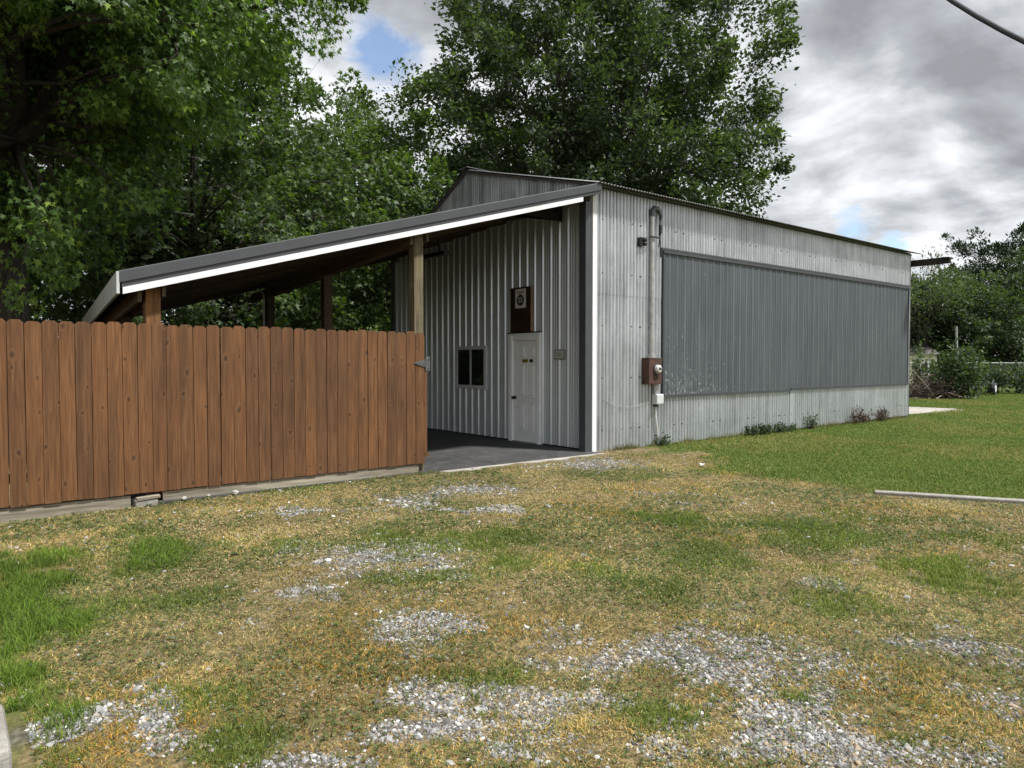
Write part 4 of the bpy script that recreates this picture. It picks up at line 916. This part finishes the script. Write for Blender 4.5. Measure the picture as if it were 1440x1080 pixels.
# chain-link fence
cf = thing('chain_link_fence', 'grey chain-link fence with a top rail across the far yard', 'fence', tuple(lat(.6, 37)))
A0, A1 = lat(.54, 38.5), lat(1.05, 35); L_ = np.linalg.norm(A1-A0); dv = (A1-A0)/L_
MB().tube([A0+[0,0,1.53], A1+[0,0,1.53]], .03, 8).build('top_rail', M['rail'], cf, True)
for i in range(9): p_ = A0+dv*(i*L_/8); MB().tube([p_, p_+[0,0,1.58]], .035, 8).build('fence_post', M['rail'], cf, True)
b = MB(); i = 0; 
while i*.11 < L_:
    s_ = i*.11; e_ = min(s_+1.45, L_); p_, q_ = A0+dv*s_+[0,0,.05], A0+dv*e_+[0,0,.05+(e_-s_)]; b.tube([p_, q_], .004, 3, cap=False); p_, q_ = A0+dv*s_+[0,0,1.5], A0+dv*e_+[0,0,1.5-(e_-s_)]; b.tube([p_, q_], .004, 3, cap=False); i += 1
b.build('wire_mesh', M['rail'], cf)
for k, (l, w_, lb) in enumerate(((.675, .9, 'leafy vine on the chain-link fence above the trailer'), (.72, 1.2, 'leafy vine on the chain-link fence at the right edge'), (.60, .7, 'leafy vine on the chain-link fence behind the brush pile'))):
    scrub('fence_vine', lb, 'vine', l, 36.2+(.6-l)*6, w_, 1.5, 900, 'leaf_dark', 100+k, .17, group='vines on the chain-link fence')
# utility trailer
tl_ = thing('utility_trailer', 'low dark utility trailer with a white wheel parked before the chain-link fence', 'trailer', tuple(lat(.67, 33.5)))
O = lat(.67, 33.5); ux = lat(.72, 33.5)-lat(.67, 33.5); ux /= np.linalg.norm(ux); uy = np.array([-ux[1], ux[0], 0.]); uz = np.array([0, 0, 1.])
if np.dot(uy, [CA, SA, 0]) < 0: uy = -uy
ux, uy = ux*math.cos(R(48))+uy*math.sin(R(48)), uy*math.cos(R(48))-ux*math.sin(R(48))
def Q(a, b_, c_): return O+ux*a+uy*b_+uz*c_
MB().obox(Q(0, .8, .52), ux*1.45, uy*.75, uz*.035).build('deck', M['dark_x'], tl_)
b = MB()
for s_ in (.05, 1.55): b.bar(Q(-1.45, s_, .50), Q(1.45, s_, .50), .05, .09); b.bar(Q(-1.45, s_, .92), Q(.55, s_, .92), .04, .04)
b.build('frame', M['black'], tl_)
for s_ in (.05, 1.55):
    for a in (-1.43, -.93, -.43, .07, .53): MB().bar(Q(a, s_, .54), Q(a, s_, .95), .04, .04, up=(1,0,0)).build('stake', M['black'], tl_)
b = MB(); b.bar(Q(1.45, .8, .5), Q(2.3, .8, .48), .08, .08); b.bar(Q(1.0, .2, .45), Q(1.45, .8, .45), .06, .06); b.build('tongue', M['black'], tl_)
b = MB(); b.bar(Q(2.1, .8, .5), Q(2.1, .8, .05), .06, .06, up=(1,0,0)); b.build('jack_stand', M['black'], tl_)
for s_ in (-.12, 1.72):
    wv = uy*.2; wheel = MB().tube([Q(.62, s_, .31)-wv/2, Q(.62, s_, .31)-wv*.3, Q(.62, s_, .31)+wv*.3, Q(.62, s_, .31)+wv/2], [.25, .29, .29, .25], 22).build('wheel', M['rubber'], tl_, True)
    sg_ = -1 if s_ < 0 else 1
    MB().tube([Q(.62, s_, .31)+uy*sg_*.085, Q(.62, s_, .31)+uy*sg_*.108], [.185, .17], 20).build('rim', M['rimwhite'], wheel, True)
    b = MB(); b.tube([Q(.62+.40*math.cos(a), s_, .31+.40*math.sin(a)) for a in np.linspace(.15, math.pi-.15, 9)], .05, 6); b.build('fender', M['black'], tl_, True)
# cream shed far behind
sh = thing('cream_shed', 'small cream shed with a white door half hidden behind the far barn corner', 'shed', tuple(lat(.57, 52)))
O = lat(.572, 46); ux = np.array([SA, -CA, 0.]); uy = np.array([CA, SA, 0.])
if True:
    b = MB(); b.obox(Q(0, 1.2, 1.05), ux*1.15, uy*1.2, uz*1.05); b.build('wall', M['cream'], sh)
    b = MB(); V = [Q(-1.3, -.15, 2.08), Q(-1.3, 2.55, 2.08), Q(-1.3, 1.2, 2.75), Q(1.3, -.15, 2.08), Q(1.3, 2.55, 2.08), Q(1.3, 1.2, 2.75)]; b.add(V, [(0,1,2), (3,5,4), (0,2,5,3), (1,4,5,2), (0,3,4,1)]); b.build('roof', M['shingle'], sh)
    b = MB(); b.obox(Q(.35, -.02, .9), ux*.36, uy*.018, uz*.85); dd_ = b.build('shed_door', M['white'], sh)
    b = MB(); b.obox(Q(.35, -.042, 1.25), ux*.20, uy*.004, uz*.28); b.build('pane', M['glass'], dd_)

# weeds along the barn foot
WL = [(13.7, 8.55, .55, .26, 700, 'leaf_dark', 'low dark weed clump under the slate panel, the widest along the barn foot'), (14.55, 8.60, .42, .22, 420, 'leaf_dark', 'dark weed clump beside the widest one at the barn foot'), (15.75, 8.62, .22, .46, 160, 'leaf_grey', 'thin upright sprig weed in the middle of the barn foot'), (18.05, 8.60, .45, .52, 420, 'twig', 'tallest brown dried weed against the barn foot'), (19.45, 8.62, .35, .42, 300, 'twig', 'brown dried weed nearest the far barn corner'), (10.40, 8.62, .16, .22, 160, 'leaf_dark', 'green weed tuft below the meter cable')]
for k, (x, y, rx, rz, n, m_, lb) in enumerate(WL):
    rg = np.random.default_rng(200+k); root = thing('weed', lb, 'weed', (x, y, 0), 'weeds along the barn foot'); b = MB(); cl = []
    for i in range(14):
        e = np.array([x+rg.uniform(-rx, rx), y+rg.uniform(-.12, .08), rz*rg.uniform(.3, .85)]); cl.append(e); b.tube([(x+(e[0]-x)*.5, y, -.02), ((x+e[0])/2+(e[0]-x)*.25, (y+e[1])/2, e[2]*.6), e], [.008, .006, .003], 4)
    b.build('stems', M['twig'], root); cl = np.array(cl); j = rg.integers(0, 14, n); s_ = rg.random(n)
    P = cl[j]*1.0; P[:, 2] *= .25+.8*s_; P += rg.normal(0, .03, (n, 3)); T = rg.normal(0, 1, (n, 3)); T[:, 2] = abs(T[:, 2])
    leaves(P, T, .055*rg.uniform(.6, 1.3, n), 'plain', np.clip(rg.normal(.4, .2, n), 0, 1), 'leaves', M[m_], root, rg, .8)
